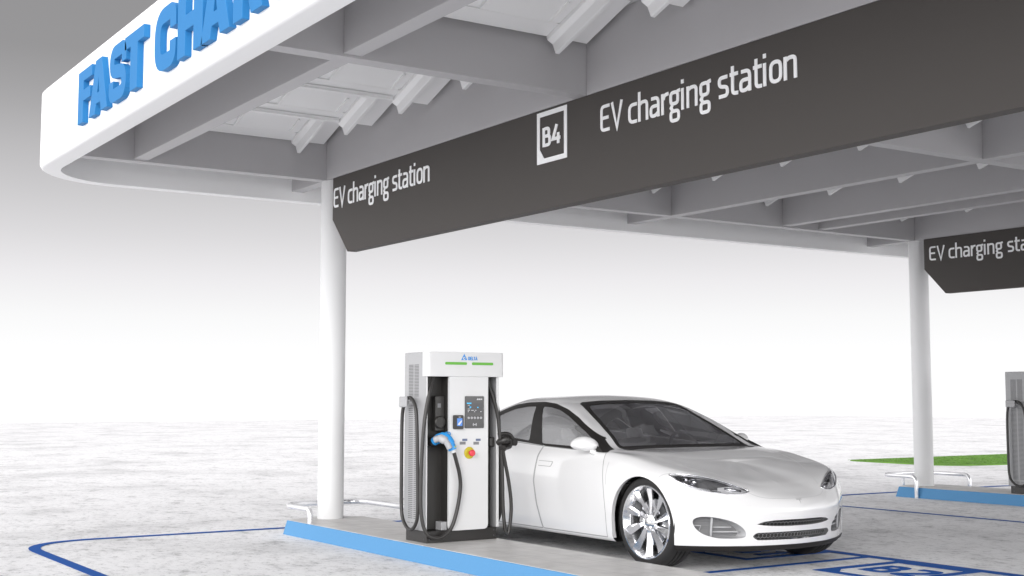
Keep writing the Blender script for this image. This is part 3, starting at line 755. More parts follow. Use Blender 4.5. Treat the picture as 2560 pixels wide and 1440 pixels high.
LN[9] = [(0,0,.806)]*6 + [(-.30,0,.872),(-.57,0,.898),(-.80,0,1.022),(-1.10,0,1.172),(-1.40,0,1.296),(-1.75,0,1.343),(-2.15,0,1.340),(-2.55,0,1.278),(-2.95,0,1.170),(-3.2,0,1.08)]
TS = FAN + [1 - x for x in XS_]
REAR = [(.0,.40,.45,.48,.48,.46,.40,.28,.14,.0)]
for k in range(10):                       # tail: fan the last section round to the centre line
    x0, y0, z0 = LN[k][-1]; a = (0,.36,.40,.44,.47,.46,.42,.30,.16,0)[k]
    zc = (.17,.20,.25,.40,.60,.80,.965,1.0,1.04,1.08)[k]
    for f in (.3, .6, .85, 1.0):
        an = f*PI/2; LN[k].append((x0 - a*abs(math.sin(an))**.8, y0*abs(math.cos(an))**.7 if f < 1 else 0.0, z0 + (zc-z0)*f))
TS = TS + [TS[-1] + q for q in (.3, .6, .85, 1.0)]
def car_grid():
    lines = []
    for k in range(10):
        P = LN[k]
        ts = [-.25] + TS + [TS[-1]+.15]
        xs = [P[1][0]] + [p[0] for p in P] + [P[-2][0]]
        ys = [-P[1][1]] + [p[1] for p in P] + [-P[-2][1]]
        zs = [P[1][2]] + [p[2] for p in P] + [P[-2][2]]
        lines.append((pchip(ts, xs), pchip(ts, ys), pchip(ts, zs)))
    tv = [i/40 for i in range(41)] + [1 + (TS[-5]-1)*i/110 for i in range(1, 111)] + [TS[-5] + i/20 for i in range(1, 21)]
    js = []
    for j, nseg in enumerate((3, 4, 8, 8, 8, 9, 8, 7, 8)):
        js += [j + q/nseg for q in range(nseg)]
    js.append(9.0)
    grid = []
    for t in tv:
        row = [Vector((lx(t), ly(t), lz(t))) for lx, ly, lz in lines]
        ext = [Vector((row[1].x, -row[1].y, row[1].z))] + row + [Vector((row[8].x, -row[8].y, row[8].z))]
        cs = [0.0]
        for a, b_ in zip(ext, ext[1:]): cs.append(cs[-1] + max((b_-a).length, 1e-4)**.8)
        fx, fy, fz = (pchip(cs, [p[i] for p in ext]) for i in range(3))
        out = []
        for jj in js:
            i = min(int(jj), 8); u = jj - i; s_ = cs[i+1] + (cs[i+2]-cs[i+1])*u
            out.append(Vector((fx(s_), fy(s_) if 0 < jj < 9 else 0.0, fz(s_))))
        grid.append(out)
    nI, nJ = len(grid), len(js)
    for it in range(6):                   # light fairing so reflections run smooth
        new = [[p.copy() for p in row] for row in grid]
        for i in range(1, nI-1):
            for j in range(8, nJ-1):
                if grid[i][j].x > -.75 and grid[i][j].x < -.45 and js[j] > 7.6: continue
                new[i][j] = grid[i][j]*.5 + (grid[i-1][j]+grid[i+1][j]+grid[i][j-1]+grid[i][j+1])*.125
        grid = new
    mir = lambda p: Vector((p.x, -p.y, p.z))
    for it in range(26):                  # bonnet: fair right across the pole and the centre line
        new = [[p.copy() for p in row] for row in grid]
        for i in range(0, nI-1):
            for j in range(nJ):
                if js[j] < 6.75 or tv[i] > 1.42: continue
                up_ = mir(grid[1][j]) if i == 0 else grid[i-1][j]
                if j == nJ-1:
                    if tv[i] <= 1.0: continue
                    nb = (grid[i-1][j]+grid[i+1][j]+grid[i][j-1]+mir(grid[i][j-1]))
                else: nb = (up_+grid[i+1][j]+grid[i][j-1]+grid[i][j+1])
                q = grid[i][j]*.5 + nb*.125
                if i == 0: q.y = 0
                new[i][j] = Vector((grid[i][j].x, grid[i][j].y, q.z))
        zs_ = [grid[i][nJ-2].z for i in range(nI) if tv[i] <= 1.0]
        zp = sum(zs_)/len(zs_)
        for i in range(nI):
            if tv[i] <= 1.0: new[i][nJ-1].z = zp
        grid = new
    return grid, js, tv
GRID, JS, TV = car_grid()

CAR = Vector((-7.86, 7.375, 0.0))
car = empty('parked_car', CAR)
tag(car, 'glossy white saloon car with chrome wheels parked nose out beside the island', 'car')

def inpoly(p, poly):
    c = False; n = len(poly); x, y = p
    for i in range(n):
        x1, y1 = poly[i]; x2, y2 = poly[i-1]
        if (y1 > y) != (y2 > y) and x < (x2-x1)*(y-y1)/(y2-y1)+x1: c = not c
    return c
def half_bm(sgn):
    bm = bmesh.new(); lay = bm.faces.layers.int.new('tag')
    vs = [[bm.verts.new((p.x, p.y*sgn, p.z)) for p in row] for row in GRID]
    jl = bm.faces.layers.float.new('jj')
    for i in range(len(GRID)-1):
        for j in range(len(JS)-1):
            q = (vs[i][j], vs[i+1][j], vs[i+1][j+1], vs[i][j+1])
            f = bm.faces.new(q if sgn > 0 else q[::-1]); f[jl] = JS[j]
    bmesh.ops.remove_doubles(bm, verts=bm.verts, dist=1e-5)
    return bm, lay, jl
def cut(bm, lay, poly, ax, flt, code, only=None):
    """cookie-cut a polygon given in the projection plane ax=(i,k) and tag the faces inside"""
    xs = [p[0] for p in poly]; ys = [p[1] for p in poly]
    bb = (min(xs)-.01, max(xs)+.01, min(ys)-.01, max(ys)+.01)
    def box(f):
        a = [v.co[ax[0]] for v in f.verts]; b_ = [v.co[ax[1]] for v in f.verts]; return min(a), max(a), min(b_), max(b_)
    def cand():
        out = []
        for f in bm.faces:
            c = f.calc_center_median()
            if not flt(c): continue
            b_ = box(f)
            if b_[1] >= bb[0] and b_[0] <= bb[1] and b_[3] >= bb[2] and b_[2] <= bb[3]: out.append(f)
        return out
    n = len(poly)
    for i in range(n):
        a, c = poly[i-1], poly[i]
        ex0, ex1, ey0, ey1 = min(a[0],c[0])-1e-4, max(a[0],c[0])+1e-4, min(a[1],c[1])-1e-4, max(a[1],c[1])+1e-4
        fs = []
        for f in cand():
            b_ = box(f)
            if b_[1] >= ex0 and b_[0] <= ex1 and b_[3] >= ey0 and b_[2] <= ey1: fs.append(f)
        if not fs: continue
        nv = Vector((0,0,0)); nv[ax[0]] = -(c[1]-a[1]); nv[ax[1]] = c[0]-a[0]
        if nv.length < 1e-7: continue
        cop = Vector((0,0,0)); cop[ax[0]] = a[0]; cop[ax[1]] = a[1]
        geom = list({v for f in fs for v in f.verts}) + list({e_ for f in fs for e_ in f.edges}) + fs
        bmesh.ops.bisect_plane(bm, geom=geom, dist=1e-5, plane_co=cop, plane_no=nv.normalized())
    for f in cand():
        c = f.calc_center_median()
        if inpoly((c[ax[0]], c[ax[1]]), poly) and (only is None or f[lay] in only): f[lay] = code
def smooth2(pts, n=5, closed=True): return [(p.x, p.y) for p in spline([(a, b, 0) for a, b in pts], n, closed)]
def round2(pts, r, n=4): return [(p.x, p.y) for p in fillet([(a, b, 0) for a, b in pts], r, n, True)]

# outlines in car coordinates (x forward, z up) and (|y|, z)
trim_out = round2([(-.54,.871),(-.569,.888),(-.669,.941),(-.924,1.048),(-1.154,1.146),(-1.361,1.215),(-1.587,1.266),(-1.769,1.281),(-2.032,1.275),(-2.235,1.256),(-2.375,1.225),(-2.60,1.160),(-2.80,1.09),(-2.94,1.03),(-2.86,.995),(-2.5,.965),(-2.1,.944),(-1.6,.912),(-1.4,.899),(-1.05,.887),(-.80,.877)], .03)
win_f = round2([(-1.493,.920),(-1.723,1.238),(-1.606,1.233),(-1.466,1.210),(-1.296,1.160),(-1.149,1.104),(-.964,1.030),(-.81,.960),(-.76,.905),(-1.063,.909)], .025)
win_r = round2([(-1.698,.938),(-1.841,1.240),(-2.0,1.236),(-2.173,1.216),(-2.328,1.176),(-2.45,1.135),(-2.31,.985),(-2.15,.970)], .03)
win_q = round2([(-2.37,.995),(-2.50,1.118),(-2.64,1.075),(-2.78,1.025),(-2.60,1.002)], .02)
arch_f = [(-.065+.360*math.cos(a*PI/22), .335+.370*math.sin(a*PI/22)) for a in range(0, 23)] + [(-.425, .0), (.295, .0)]
arch_r = [(p[0]-2.72, p[1]) for p in arch_f]
door_f = round2([(-.495,.20),(-.505,.40),(-.52,.60),(-.545,.80),(-.56,.8715),(-.80,.8775),(-1.1,.8855),(-1.45,.8988),(-1.475,.80),(-1.51,.60),(-1.475,.40),(-1.395,.20)], .012, 3)
door_r = round2([(-1.405,.20),(-1.485,.40),(-1.52,.60),(-1.485,.80),(-1.46,.8993),(-1.75,.9145),(-2.15,.9365),(-2.42,.953),(-2.46,.88),(-2.40,.78),(-2.29,.64),(-2.17,.44),(-2.15,.20)], .012, 3)
handle = round2([(-1.58,.752),(-1.44+.1,.748),(-1.325,.787),(-1.585,.791)], .006, 2)
handle = round2([(-1.455,.735),(-1.27,.732),(-1.245,.770),(-1.45,.773)], .006, 2)
lamp = smooth2([(.872,.733),(.80,.735),(.70,.722),(.58,.690),(.47,.648),(.392,.610),(.425,.588),(.50,.582),(.60,.590),(.72,.610),(.82,.650),(.87,.692)], 4)
fog = smooth2([(.805,.392),(.77,.418),(.70,.420),(.60,.398),(.52,.362),(.468,.315),(.462,.272),(.50,.258),(.58,.256),(.66,.262),(.74,.290),(.79,.338)], 4)
gr_u = smooth2([(-.02,.338),(.15,.338),(.28,.345),(.386,.361),(.30,.386),(.15,.3915),(-.02,.392)], 4)
gr_u = [(-.02,.340),(.15,.341),(.27,.346),(.34,.353),(.386,.362),(.33,.380),(.25,.388),(.12,.391),(-.02,.391)]
gr_l = smooth2([(.05,.236),(.25,.240),(.37,.246),(.408,.268),(.385,.290),(.30,.297),(.05,.300)], 3)
gr_l = round2([(-.02,.236),(.37,.240),(.412,.268),(.385,.296),(-.02,.300)], .02)
ws_out = [(-.02,.897),(.30,.896),(.55,.893),(.700,.888),(.716,.905),(.672,1.005),(.620,1.125),(.580,1.222),(.556,1.262),(.50,1.278),(.30,1.292),(-.02,1.298)]
ws_in = [(-.02,.920),(.30,.919),(.55,.916),(.655,.913),(.672,.922),(.624,1.020),(.573,1.125),(.530,1.215),(.508,1.240),(.47,1.250),(.30,1.263),(-.02,1.269)]
hoodline = None
BODY, TRIM, GLF, GLR, GLQ, WST, WSG, LAMP, FOG, GRU, GRL, DF, DR, SEAM, ARCH, HAND, LIP, FLOOR = range(18)
def do_half(sgn):
    bm, lay, jl = half_bm(sgn)
    yf = lambda lo: (lambda c: c.y*sgn > lo)
    fr = lambda x0: (lambda c: c.x > x0)
    yz = lambda poly: [(p[0]*sgn, p[1]) for p in poly]
    off = lambda poly, d: offset(poly, d)
    for f in bm.faces:
        if f[jl] < 1.0: f[lay] = FLOOR
        elif f[jl] < 2.0 and f.calc_center_median().x > .05: f[lay] = LIP
    side = lambda c: c.y*sgn > .5 and c.z > .17
    for poly in (door_f, door_r):
        cut(bm, lay, grow(poly, .0035), (0, 2), side, SEAM, (BODY,))
    cut(bm, lay, grow(door_f, -.0035), (0, 2), side, DF, (SEAM,))
    cut(bm, lay, grow(door_r, -.0035), (0, 2), side, DR, (SEAM,))
    tside = lambda c: c.z > .17 and c.y*sgn > .62 + max(0.0, 1.20 - c.z)*.55
    cut(bm, lay, trim_out, (0, 2), tside, TRIM)
    cut(bm, lay, win_f, (0, 2), side, GLF, (TRIM,)); cut(bm, lay, win_r, (0, 2), side, GLR, (TRIM,)); cut(bm, lay, win_q, (0, 2), side, GLQ, (TRIM,))
    wsf = lambda c: -1.62 < c.x < -.50 and c.z > .88 and abs(c.y) < .74
    cut(bm, lay, yz(ws_out), (1, 2), wsf, WST, (BODY,)); cut(bm, lay, yz(ws_in), (1, 2), wsf, WSG, (WST,))
    frf = lambda c: c.x > .15
    cut(bm, lay, yz(lamp), (1, 2), frf, LAMP, (BODY,))
    cut(bm, lay, yz(fog), (1, 2), frf, FOG, (BODY,))
    cut(bm, lay, yz(gr_u), (1, 2), frf, GRU, (BODY,)); cut(bm, lay, yz(gr_l), (1, 2), frf, GRL, (BODY,))
    cut(bm, lay, arch_f, (0, 2), lambda c: c.y*sgn > .45, ARCH); cut(bm, lay, arch_r, (0, 2), lambda c: c.y*sgn > .45, ARCH)
    return bm, lay
def grow(poly, d):
    n = len(poly); a = sum(poly[i-1][0]*poly[i][1]-poly[i][0]*poly[i-1][1] for i in range(n)); s_ = 1 if a > 0 else -1
    out = []
    for i in range(n):
        p0, p1, p2 = Vector(poly[i-1]), Vector(poly[i]), Vector(poly[(i+1) % n])
        e1 = (p1-p0); e2 = (p2-p1)
        if e1.length < 1e-9 or e2.length < 1e-9: out.append(tuple(p1)); continue
        e1.normalize(); e2.normalize()
        nn = Vector((e1.y, -e1.x)) + Vector((e2.y, -e2.x)); nn = nn.normalized() if nn.length > 1e-6 else Vector((e1.y, -e1.x))
        out.append(tuple(p1 + nn*d*s_))
    return out

# reference surface for shading normals and for laying things on the body
ref = bmesh.new()
for sgn in (1, -1):
    vs = [[ref.verts.new((p.x, p.y*sgn, p.z)) for p in row] for row in GRID]
    for i in range(len(GRID)-1):
        for j in range(len(JS)-1):
            q = (vs[i][j], vs[i+1][j], vs[i+1][j+1], vs[i][j+1]); ref.faces.new(q if sgn > 0 else q[::-1])
bmesh.ops.remove_doubles(ref, verts=ref.verts, dist=1e-5)
bmesh.ops.dissolve_degenerate(ref, dist=1e-6, edges=ref.edges)
ref.normal_update()
ctr = Vector((-1.2, 0, .55))
if sum((f.normal.dot(f.calc_center_median()-ctr) > 0) for f in ref.faces) < len(ref.faces)/2:
    for f in ref.faces: f.normal_flip()
ref.normal_update(); bmesh.ops.triangulate(ref, faces=ref.faces); ref.normal_update()
REFV = [v.normal.copy() for v in ref.verts]; REFP = [v.co.copy() for v in ref.verts]
REFF = [[v.index for v in f.verts] for f in ref.faces]; ref.verts.index_update(); REFF = [[v.index for v in f.verts] for f in ref.faces]
BVH = BVHTree.FromBMesh(ref)
def refn(p):
    loc, nrm, idx, dist = BVH.find_nearest(p)
    a, b_, c = REFF[idx]; A, B, Cc = REFP[a], REFP[b_], REFP[c]
    v0, v1, v2 = B-A, Cc-A, loc-A
    d00, d01, d11, d20, d21 = v0.dot(v0), v0.dot(v1), v1.dot(v1), v2.dot(v0), v2.dot(v1)
    den = d00*d11-d01*d01
    if abs(den) < 1e-14: return nrm
    v = (d11*d20-d01*d21)/den; w_ = (d00*d21-d01*d20)/den; u = 1-v-w_
    n_ = REFV[a]*u + REFV[b_]*v + REFV[c]*w_
    return n_.normalized() if n_.length > 1e-6 else nrm
def raise_front(y, z):         # point of the nose surface at (y, z), seen from the front
    h = BVH.ray_cast(Vector((3, y, z)), Vector((-1, 0, 0))); return h[0]

halves = [do_half(1), do_half(-1)]
def extract(name, codes, mats, sides=(1, -1), codemat=None, lift=0.0, parent=car):
    vs = []; fs = []; ms = []
    for sgn, (bm, lay) in zip((1, -1), halves):
        if sgn not in sides: continue
        mp = {}
        for f in bm.faces:
            if f[lay] not in codes: continue
            idx = []
            for v in f.verts:
                if v not in mp: mp[v] = len(vs); vs.append(v.co.copy())
                if mp[v] not in idx: idx.append(mp[v])
            if len(idx) > 2: fs.append(idx); ms.append(codemat.get(f[lay], 0) if codemat else 0)
    bm = bmesh.new(); bv = [bm.verts.new(v) for v in vs]
    for f, mi in zip(fs, ms):
        try: x = bm.faces.new([bv[i] for i in f]); x.material_index = mi
        except ValueError: pass
    bmesh.ops.remove_doubles(bm, verts=bm.verts, dist=2e-5)
    bm.normal_update()
    for f in bm.faces:
        if f.normal.dot(refn(f.calc_center_median())) < 0: f.normal_flip()
    if lift:
        for v in bm.verts: v.co += refn(v.co)*lift
    me = bpy.data.meshes.new(name); bm.to_mesh(me); bm.free()
    for m in (mats if isinstance(mats, list) else [mats]): me.materials.append(m)
    me.shade_smooth()
    me.normals_split_custom_set_from_vertices([refn(v.co) for v in me.vertices])
    o = bpy.data.objects.new(name, me); COL.objects.link(o); o.parent = parent
    return o
body = extract('body', (BODY, SEAM), [M['shell'], M['seam']], codemat={SEAM: 1})
extract('underbody', (FLOOR,), M['under'])
extract('front_splitter', (LIP,), M['trim'])
for s_, lab in ((-1, 'right'), (1, 'left')):
    d = extract('front_door', (DF,), M['shell'], (s_,)); extract('rear_door', (DR,), M['shell'], (s_,))
    extract('window_frame', (TRIM,), M['trim'], (s_,), lift=.0015)
    for c in (GLF, GLR, GLQ): extract('side_window', (c,), M['glass'], (s_,))
    # flush door handle: a slightly raised plate
    hb = MB()
    P2 = lambda x, z, dd: (lambda h: tuple(h[0] + refn(h[0])*dd))(BVH.ray_cast(Vector((x, 3*s_, z)), Vector((0, -s_, 0))))
    hb.prism(grow(handle, .004), P2, -.004, .0006, 0); hb.prism(handle, P2, -.004, .0045, 1)
    hb.build('door_handle', [M['seam'], M['carpaint']], d)
ws = extract('windshield', (WSG,), M['wglass'])
extract('windshield_seal', (WST,), M['trim'], lift=.001)

# recessed front openings
def recess(name, code, sides, depth, mats, build):
    return
def pocket(poly, sgn, depth, mb, mi=0, floor_mi=1, cols=1.0):
    """walls and floor of a pocket behind an outline on the nose"""
    top = [raise_front(p[0]*sgn, p[1]) for p in poly]; n = len(poly)
    c = sum(top, Vector())/n
    bot = [Vector((t.x - depth, c.y + (t.y-c.y)*.93, c.z + (t.z-c.z)*.93)) for t in top]
    mb.add(top + bot, [(i, (i+1) % n, (i+1) % n + n, i + n) for i in range(n)], mi)
    tr = tessellate_polygon([[Vector((p.y, p.z, 0)) for p in bot]])
    mb.add(bot, [tuple(t) for t in tr], floor_mi)
M['lampblack'] = mat('lamp_housing', (0.30, 0.30, 0.305), 0.22, 0.5)
M['lampwhite'] = mat('lamp_reflector', (0.9, 0.9, 0.91), 0.25, 0.3)
M['lampchrome'] = mat('lamp_chrome', (0.85, 0.85, 0.87), 0.12, 1.0)
M['intake'] = mat('intake_grey', (0.42, 0.42, 0.43), 0.35, grain=0.02)
M['intake_d'] = mat('intake_dark_grey', (0.20, 0.20, 0.205), 0.4)
for s_ in (-1, 1):
    b = MB(); pocket(lamp, s_, .075, b, 1, 0); hl = b.build('headlight', [M['lampblack'], M['lampchrome']], car)
    q = MB()                         # projector, small lamp, light guide strips
    def at(y, z, back): p = raise_front(y*s_, z); return Vector((p.x - back, p.y, p.z))
    for y, z, rr, bk in ((.740,.672,.032,.045), (.792,.690,.020,.040)):
        c = at(y, z, bk); q.lathe([(0, .030), (rr*.55, .024), (rr*.85, .008), (rr, -.012), (rr*1.02, -.03)], lambda x, y2, h: (c.x+h, c.y+x, c.z+y2), 20)
    q.build('projector', M['lampchrome'], hl, smooth=True, autosmooth=50)
    q = MB()
    st_ = [at(y, z, .028) for y, z in ((.55,.598),(.50,.596),(.455,.594))]
    q.tube([at(.56,.622,.030), at(.50,.613,.026), at(.445,.603,.022)], [.012,.017,.012], 10)
    q.tube([at(y, z, .010) for y, z in ((.855,.716),(.80,.722),(.70,.710),(.58,.678),(.47,.636),(.41,.609))], .0045, 8)
    q.tube([at(y, z, .010) for y, z in ((.855,.700),(.81,.657),(.72,.620),(.60,.600))], .0055, 8)
    q.build('light_guide', M['lampchrome'], hl, smooth=True)
    q = MB(); q.prism([(.610,.632),(.615,.606),(.50,.590),(.425,.592),(.408,.606),(.50,.640)], lambda y, z, d: tuple(at(y, z, .022 - d)), 0, .004); q.build('reflector', M['lampwhite'], hl)
    q = MB(); q.prism(grow(lamp, -.003), lambda y, z, d: tuple(at(y, z, .016 - d)), 0, .003, 0, [grow(lamp, -.018)]); q.build('bezel', M['lampwhite'], hl)
    q = MB(); ol_ = [at(y, z, -.0008) for y, z in grow(lamp, -.003)]; q.tube(ol_ + [ol_[0]], .0055, 6, caps=False); q.build('lamp_rim', M['lampchrome'], hl, smooth=True)
    extract('lens', (LAMP,), M['lens'], (s_,), parent=hl)
    b = MB(); pocket(fog, s_, .085, b, 0, 1); fi = b.build('bumper_intake', [M['intake'], M['intake_d']], car)
    q = MB()
    for z in (.305, .340):
        pts = [at(y, z, .035) for y in ((.67,.60,.53,.485) if z < .32 else (.67,.60,.545))]; q.tube(pts, .006, 8)
    v0_ = [at(.682, z, .02) for z in (.415,.36,.31,.262)]; q.tube(v0_, .009, 8)
    q.tube([at(.78,.352,.04), at(.735,.350,.04), at(.745,.316,.04)], .005, 8)
    q.build('louvre', M['intake'], fi, smooth=True)
def mesh_grille(name, poly2, depth):
    full = [(p[0], p[1]) for p in poly2 if p[0] > 0]
    outline = full + [(-p[0], p[1]) for p in reversed(full)]
    top = [raise_front(*p) for p in outline]; n = len(outline)
    b = MB(); c = sum(top, Vector())/n
    b.add(top + [Vector((t.x-depth, t.y, t.z)) for t in top], [(i, (i+1) % n, (i+1) % n + n, i+n) for i in range(n)], 0)
    bot = [Vector((t.x-depth, t.y, t.z)) for t in top]
    b.add(bot, [tuple(t) for t in tessellate_polygon([[Vector((p.y, p.z, 0)) for p in bot]])], 1)
    g_ = b.build(name, [M['intake_d'], M['black']], car)
    # hexagonal mesh of thin bars
    h = MB(); rr = .0185; done = set()
    ys = -.45; row = 0
    for row in range(-12, 13):
        for k in range(-20, 21):
            cy = k*rr*1.732 + (row % 2)*rr*.866; cz = .3 + row*rr*1.5
            vs = [(cy + rr*math.sin(a*PI/3), cz + rr*math.cos(a*PI/3)) for a in range(6)]
            for i in range(6):
                a, b2 = vs[i-1], vs[i]; key = (round((a[0]+b2[0])*2000), round((a[1]+b2[1])*2000))
                if key in done: continue
                done.add(key)
                m_ = ((a[0]+b2[0])/2, (a[1]+b2[1])/2)
                if not inpoly(m_, outline): continue
                pa, pb = raise_front(*a), raise_front(*b2)
                if pa and pb: h.tube([pa-Vector((.014,0,0)), pb-Vector((.014,0,0))], .0019, 5, caps=False)
    h.build('mesh', M['intake_d'], g_)
mesh_grille('upper_grille', gr_u, .045); mesh_grille('lower_grille', gr_l, .045)
# nose emblem line and hood shut line laid on the skin
def skin_line(name, pts, wd, m_, lift=.0006, sgn=(1,), proj='front'):
    b = MB()
    for s_ in sgn:
        P = []
        for p in spline([(a, c, 0) for a, c in pts], 8):
            if proj == 'front': h = BVH.ray_cast(Vector((3, p.x*s_, p.y)), Vector((-1,0,0)))
            elif proj == 'top': h = BVH.ray_cast(Vector((p.x, p.y*s_, 3)), Vector((0,0,-1)))
            else: h = BVH.ray_cast(Vector((p.x, 3*s_, p.y)), Vector((0,-s_,0)))
            if h[0]: P.append(h[0] + refn(h[0])*lift)
        vs = []; 
        for i, p in enumerate(P):
            t = (P[min(i+1, len(P)-1)]-P[max(i-1, 0)]).normalized(); sd_ = refn(p).cross(t).normalized()
            vs += [p + sd_*wd/2, p - sd_*wd/2]
        b.add(vs, [(2*i, 2*i+1, 2*i+3, 2*i+2) for i in range(len(P)-1)])
    return b.build(name, m_, car)
M['shut'] = mat('shut_line', (0.48, 0.48, 0.485), 0.8)
skin_line('hood_seam', [(.40,.592),(.34,.565),(.26,.552),(.12,.548),(0,.547),(-.12,.548),(-.26,.552),(-.34,.565),(-.40,.592)], .005, M['shut'])
skin_line('hood_seam', [(-.555,.735),(-.30,.690),(.0,.630),(.25,.525),(.42,.44),(.53,.395)], .005, M['shut'], sgn=(1,-1), proj='top')
skin_line('fender_seam', [(.235,.735),(.205,.738),(.155,.725),(.130,.700)], .005, M['shut'], sgn=(1,-1), proj='side')
skin_line('fender_crease', [(-.47,.80),(-.49,.70),(-.485,.62)], .007, M['shut'], sgn=(1,-1), proj='side')
b = MB()
for pl_ in ([(-.030,.543),(.030,.543),(.026,.535),(.006,.535),(.0,.505),(-.006,.535),(-.026,.535)],):
    b.prism(pl_, lambda y, z, d: (lambda p: (p.x+d, p.y, p.z))(raise_front(y, z)), -.001, .003)
b.build('nose_emblem', M['intake'], car, bevel=.001)
# mirrors
for s_ in (-1, 1):
    mb0 = -.12 if s_ > 0 else 0.0; my0 = -.03 if s_ > 0 else 0.0
    b = MB(); rings = 14; seg = 22; vs = []; fs = []
    for i in range(rings+1):
        f = i/rings; y = .850 + .200*f + my0
        prof = math.sin(PI*min(1, max(0, .06+.90*f)))**.55
        for k in range(seg):
            a = 2*PI*k/seg
            px = math.cos(a); pz = math.sin(a)
            px = math.copysign(abs(px)**.85, px); pz = math.copysign(abs(pz)**.85, pz)
            zz = .915 + .012*f + (.078 if pz > 0 else .046)*pz*prof
            xx = -.745 + mb0 - .075*f + (.085 if px > 0 else .055)*px*prof
            vs.append((xx, y*s_, zz))
    for i in range(rings):
        for k in range(seg): fs.append((i*seg+k, i*seg+(k+1) % seg, (i+1)*seg+(k+1) % seg, (i+1)*seg+k))
    fs.append(tuple(range(seg))); fs.append(tuple(range(rings*seg, (rings+1)*seg)))
    b.add(vs, fs); mi_ = b.build('wing_mirror', M['carpaint'], car, smooth=True, autosmooth=60)
    q = MB(); q.tube([(-.690+mb0, .850*s_, .850), (-.705+mb0, .890*s_, .862), (-.735+mb0, .920*s_, .882)], [.030,.027,.022], 14); q.build('mirror_arm', M['carpaint'], mi_, smooth=True, autosmooth=60)
    q = MB(); q.add([(-.58,.899*s_,.872),(-.76,.901*s_,.874),(-.76,.872*s_,.945),(-.64,.888*s_,.900)], [(0,1,2,3)]); q.build('mirror_base', M['trim'], mi_)
# wheels
def make_wheel(x, s_, y_out):
    W = empty('wheel', (x, s_*y_out, .352)); W.parent = car
    D = lambda px, pz, h: (px, -s_*h, pz)           # h measured inwards from the outer face
    ob = []
    b = MB()
    tp = [(.272,.012),(.290,.003),(.315,.000),(.336,.006),(.347,.020),(.351,.040)]
    for gh in (.075, .115, .155): tp += [(.352, gh-.006), (.343, gh-.004), (.343, gh+.004), (.352, gh+.006)]
    tp += [(.351,.195),(.345,.215),(.325,.232),(.290,.232),(.272,.222)]
    b.lathe(tp, D, 96)
    ob.append(b.build('tyre', M['tyre'], W, smooth=True, autosmooth=45))
    b = MB()
    b.lathe([(.284,.010),(.287,.003),(.283,-.004),(.276,-.004),(.270,.006),(.262,.024),(.252,.040),(.244,.060),(.240,.120),(.246,.200),(.272,.215)], D, 96)
    rim = b.build('rim', M['rim'], W, smooth=True, autosmooth=50)
    b = MB(); N = 10; q_ = 1 if s_ < 0 else -1
    for k in range(N):
        a0 = 2*PI*k/N + .12
        def pt(r, tw, h): a = a0 + tw; return D(r*math.cos(a), r*math.sin(a), h)
        st_ = []
        for i in range(9):
            f = i/8; r = .040 + (.262-.040)*f
            wd_ = .016 + .062*f**1.15            # blade width in metres, wide at the rim
            half = wd_/r*.5
            sw = q_*.20*math.sin(f*PI*.5)
            h0 = .030 - .022*f + .012*math.sin(PI*f)
            st_.append([pt(r, sw - half*q_, h0+.004+.020*f), pt(r, sw - half*.35*q_, h0-.004), pt(r, sw + half*q_, h0+.016+.010*f),
                        pt(r, sw + half*.9*q_, h0+.034), pt(r, sw - half*.9*q_, h0+.030+.012*f)])
        vs = [p for q in st_ for p in q]; fs = []
        for i in range(8):
            for j in range(5): fs.append((i*5+j, i*5+(j+1) % 5, (i+1)*5+(j+1) % 5, (i+1)*5+j))
        fs += [(0,1,2,3,4), (40,41,42,43,44)]
        b.add(vs, fs)
    b.build('spokes', M['rim'], rim, smooth=True, autosmooth=28)
    b = MB(); b.lathe([(0,.012),(.026,.012),(.034,.016),(.050,.022),(.070,.034),(.072,.060)], D, 40)
    b.build('hub_cap', M['rim'], rim, smooth=True, autosmooth=35)
    b = MB()
    for k in range(5):
        a = 2*PI*k/5 + .3; b.lathe([(0,-.002),(.008,-.002),(.012,.002),(.013,.024)], lambda px, pz, h: D(px+.052*math.cos(a), pz+.052*math.sin(a), h+.012), 14)
    b.build('wheel_nut', M['rim'], rim, smooth=True, autosmooth=35)
    b = MB(); b.lathe([(.06,.085),(.175,.085),(.178,.088),(.178,.105),(.06,.105)], D, 56); b.build('brake_disc', M['discmetal'], W, smooth=True, autosmooth=35)
    b = MB()
    for k in range(8):
        a = .25 + k*.09
        b.obox(D(.165*math.cos(a), .165*math.sin(a), .078), Vector(D(math.cos(a),math.sin(a),0))*.032, Vector(D(-math.sin(a),math.cos(a),0))*.009, Vector((0,.022,0)))
    b.build('brake_caliper', M['dark_metal'], W)
for x in (-.035, -2.755):
    for s_ in (-1, 1): make_wheel(x, s_, .915)
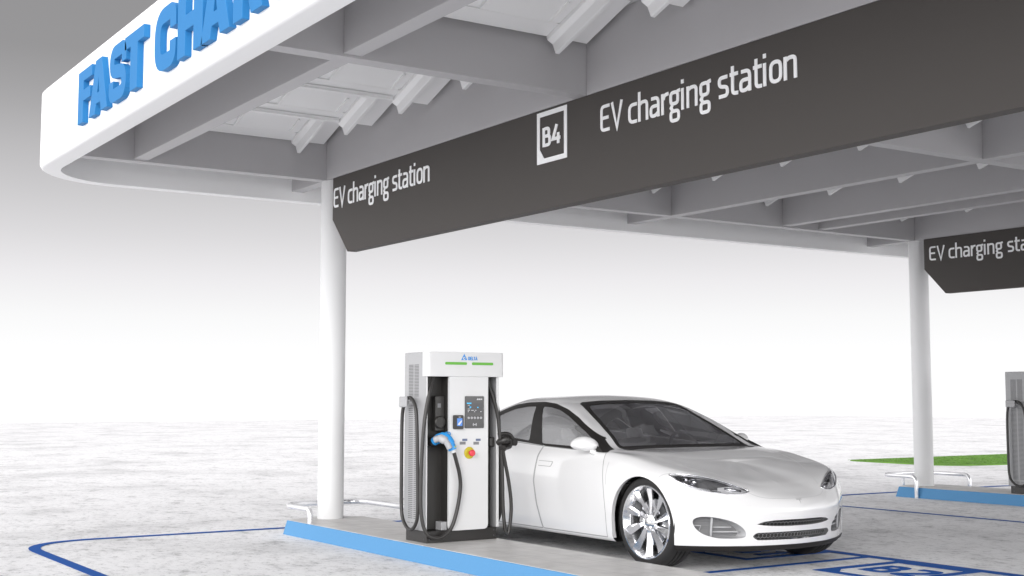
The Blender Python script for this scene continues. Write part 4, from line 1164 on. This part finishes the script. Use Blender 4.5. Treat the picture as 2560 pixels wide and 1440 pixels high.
for x in (-.065, -2.785):
    for s_ in (-1, 1):
        b = MB(); seg = 26; vs = []; fs = []
        R_ = [(.362, .372, .88), (.40, .39, .62)]
        for k in range(seg+1):
            a = -.35 + (PI+.7)*k/seg
            for rx, rz, yy in R_: vs.append((x + rx*math.cos(a), yy*s_, .335 + rz*math.sin(a)))
            vs.append((x, .62*s_, .335))
        for k in range(seg): fs += [(3*k, 3*k+1, 3*k+4, 3*k+3), (3*k+1, 3*k+2, 3*k+5, 3*k+4)]
        b.add(vs, fs); b.build('wheel_arch', M['under'], car)
        # short paint flange that turns the arch edge inwards
        P = []
        for k in range(31):
            a = PI*k/30; px, pz = x + .360*math.cos(a), .335 + .370*math.sin(a)
            h = BVH.ray_cast(Vector((px, 3*s_, pz)), Vector((0, -s_, 0)))
            if h[0]: P.append(h[0])
        for zz in (.26, .20):
            for xx, ins in ((x-.360, False), (x+.360, True)):
                h = BVH.ray_cast(Vector((xx, 3*s_, zz)), Vector((0, -s_, 0)))
                if h[0]: P = ([h[0]] + P) if ins else (P + [h[0]])
        b = MB(); vs = []
        for p in P: vs += [p, p + Vector((0, -s_*.035, 0)) + Vector((x-p.x, 0, .335-p.z)).normalized()*-.004]
        b.add(vs, [(2*i, 2*i+1, 2*i+3, 2*i+2) for i in range(len(P)-1)]); b.build('arch_lip', M['carpaint'], car, smooth=True)
# interior: seats, dashboard, steering wheel
def seat(x, y):
    r = MB()
    r.obox((x, y, .42), (.24,0,.02), (0,.22,0), (0,0,.06)); r.obox((x-.30, y, .68), (-.10,0,.26), (0,.19,0), (.05,0,.015)); r.obox((x-.42, y, .985), (-.02,0,.05), (0,.09,0), (.03,0,.01))
    return r.build('seat', M['seat'], car, bevel=.05)
for x in (-1.35, -2.15):
    for y in (-.38, .38): seat(x, y)
b = MB(); b.obox((-.80, 0, .80), (.20,0,.0), (0,.74,0), (0,0,.06)); b.obox((-.93,0,.70), (.09,0,0), (0,.74,0), (0,0,.10)); b.build('dashboard', M['dash'], car, bevel=.03)
b = MB(); b.lathe([(.165+.014*math.cos(a*PI/5), .014*math.sin(a*PI/5)) for a in range(10)], lambda x, y, h: (-1.05 + h*.9 + y*.35*-1, .38+x, .86 + y*.93), 32, closed=True); b.build('steering_wheel', M['dash'], car, smooth=True)
b = MB(); b.obox((-1.33, 0, 1.175), (.012,0,.004), (0,.09,0), (0,0,.028)); b.build('rear_view_mirror', M['black'], car, bevel=.008)
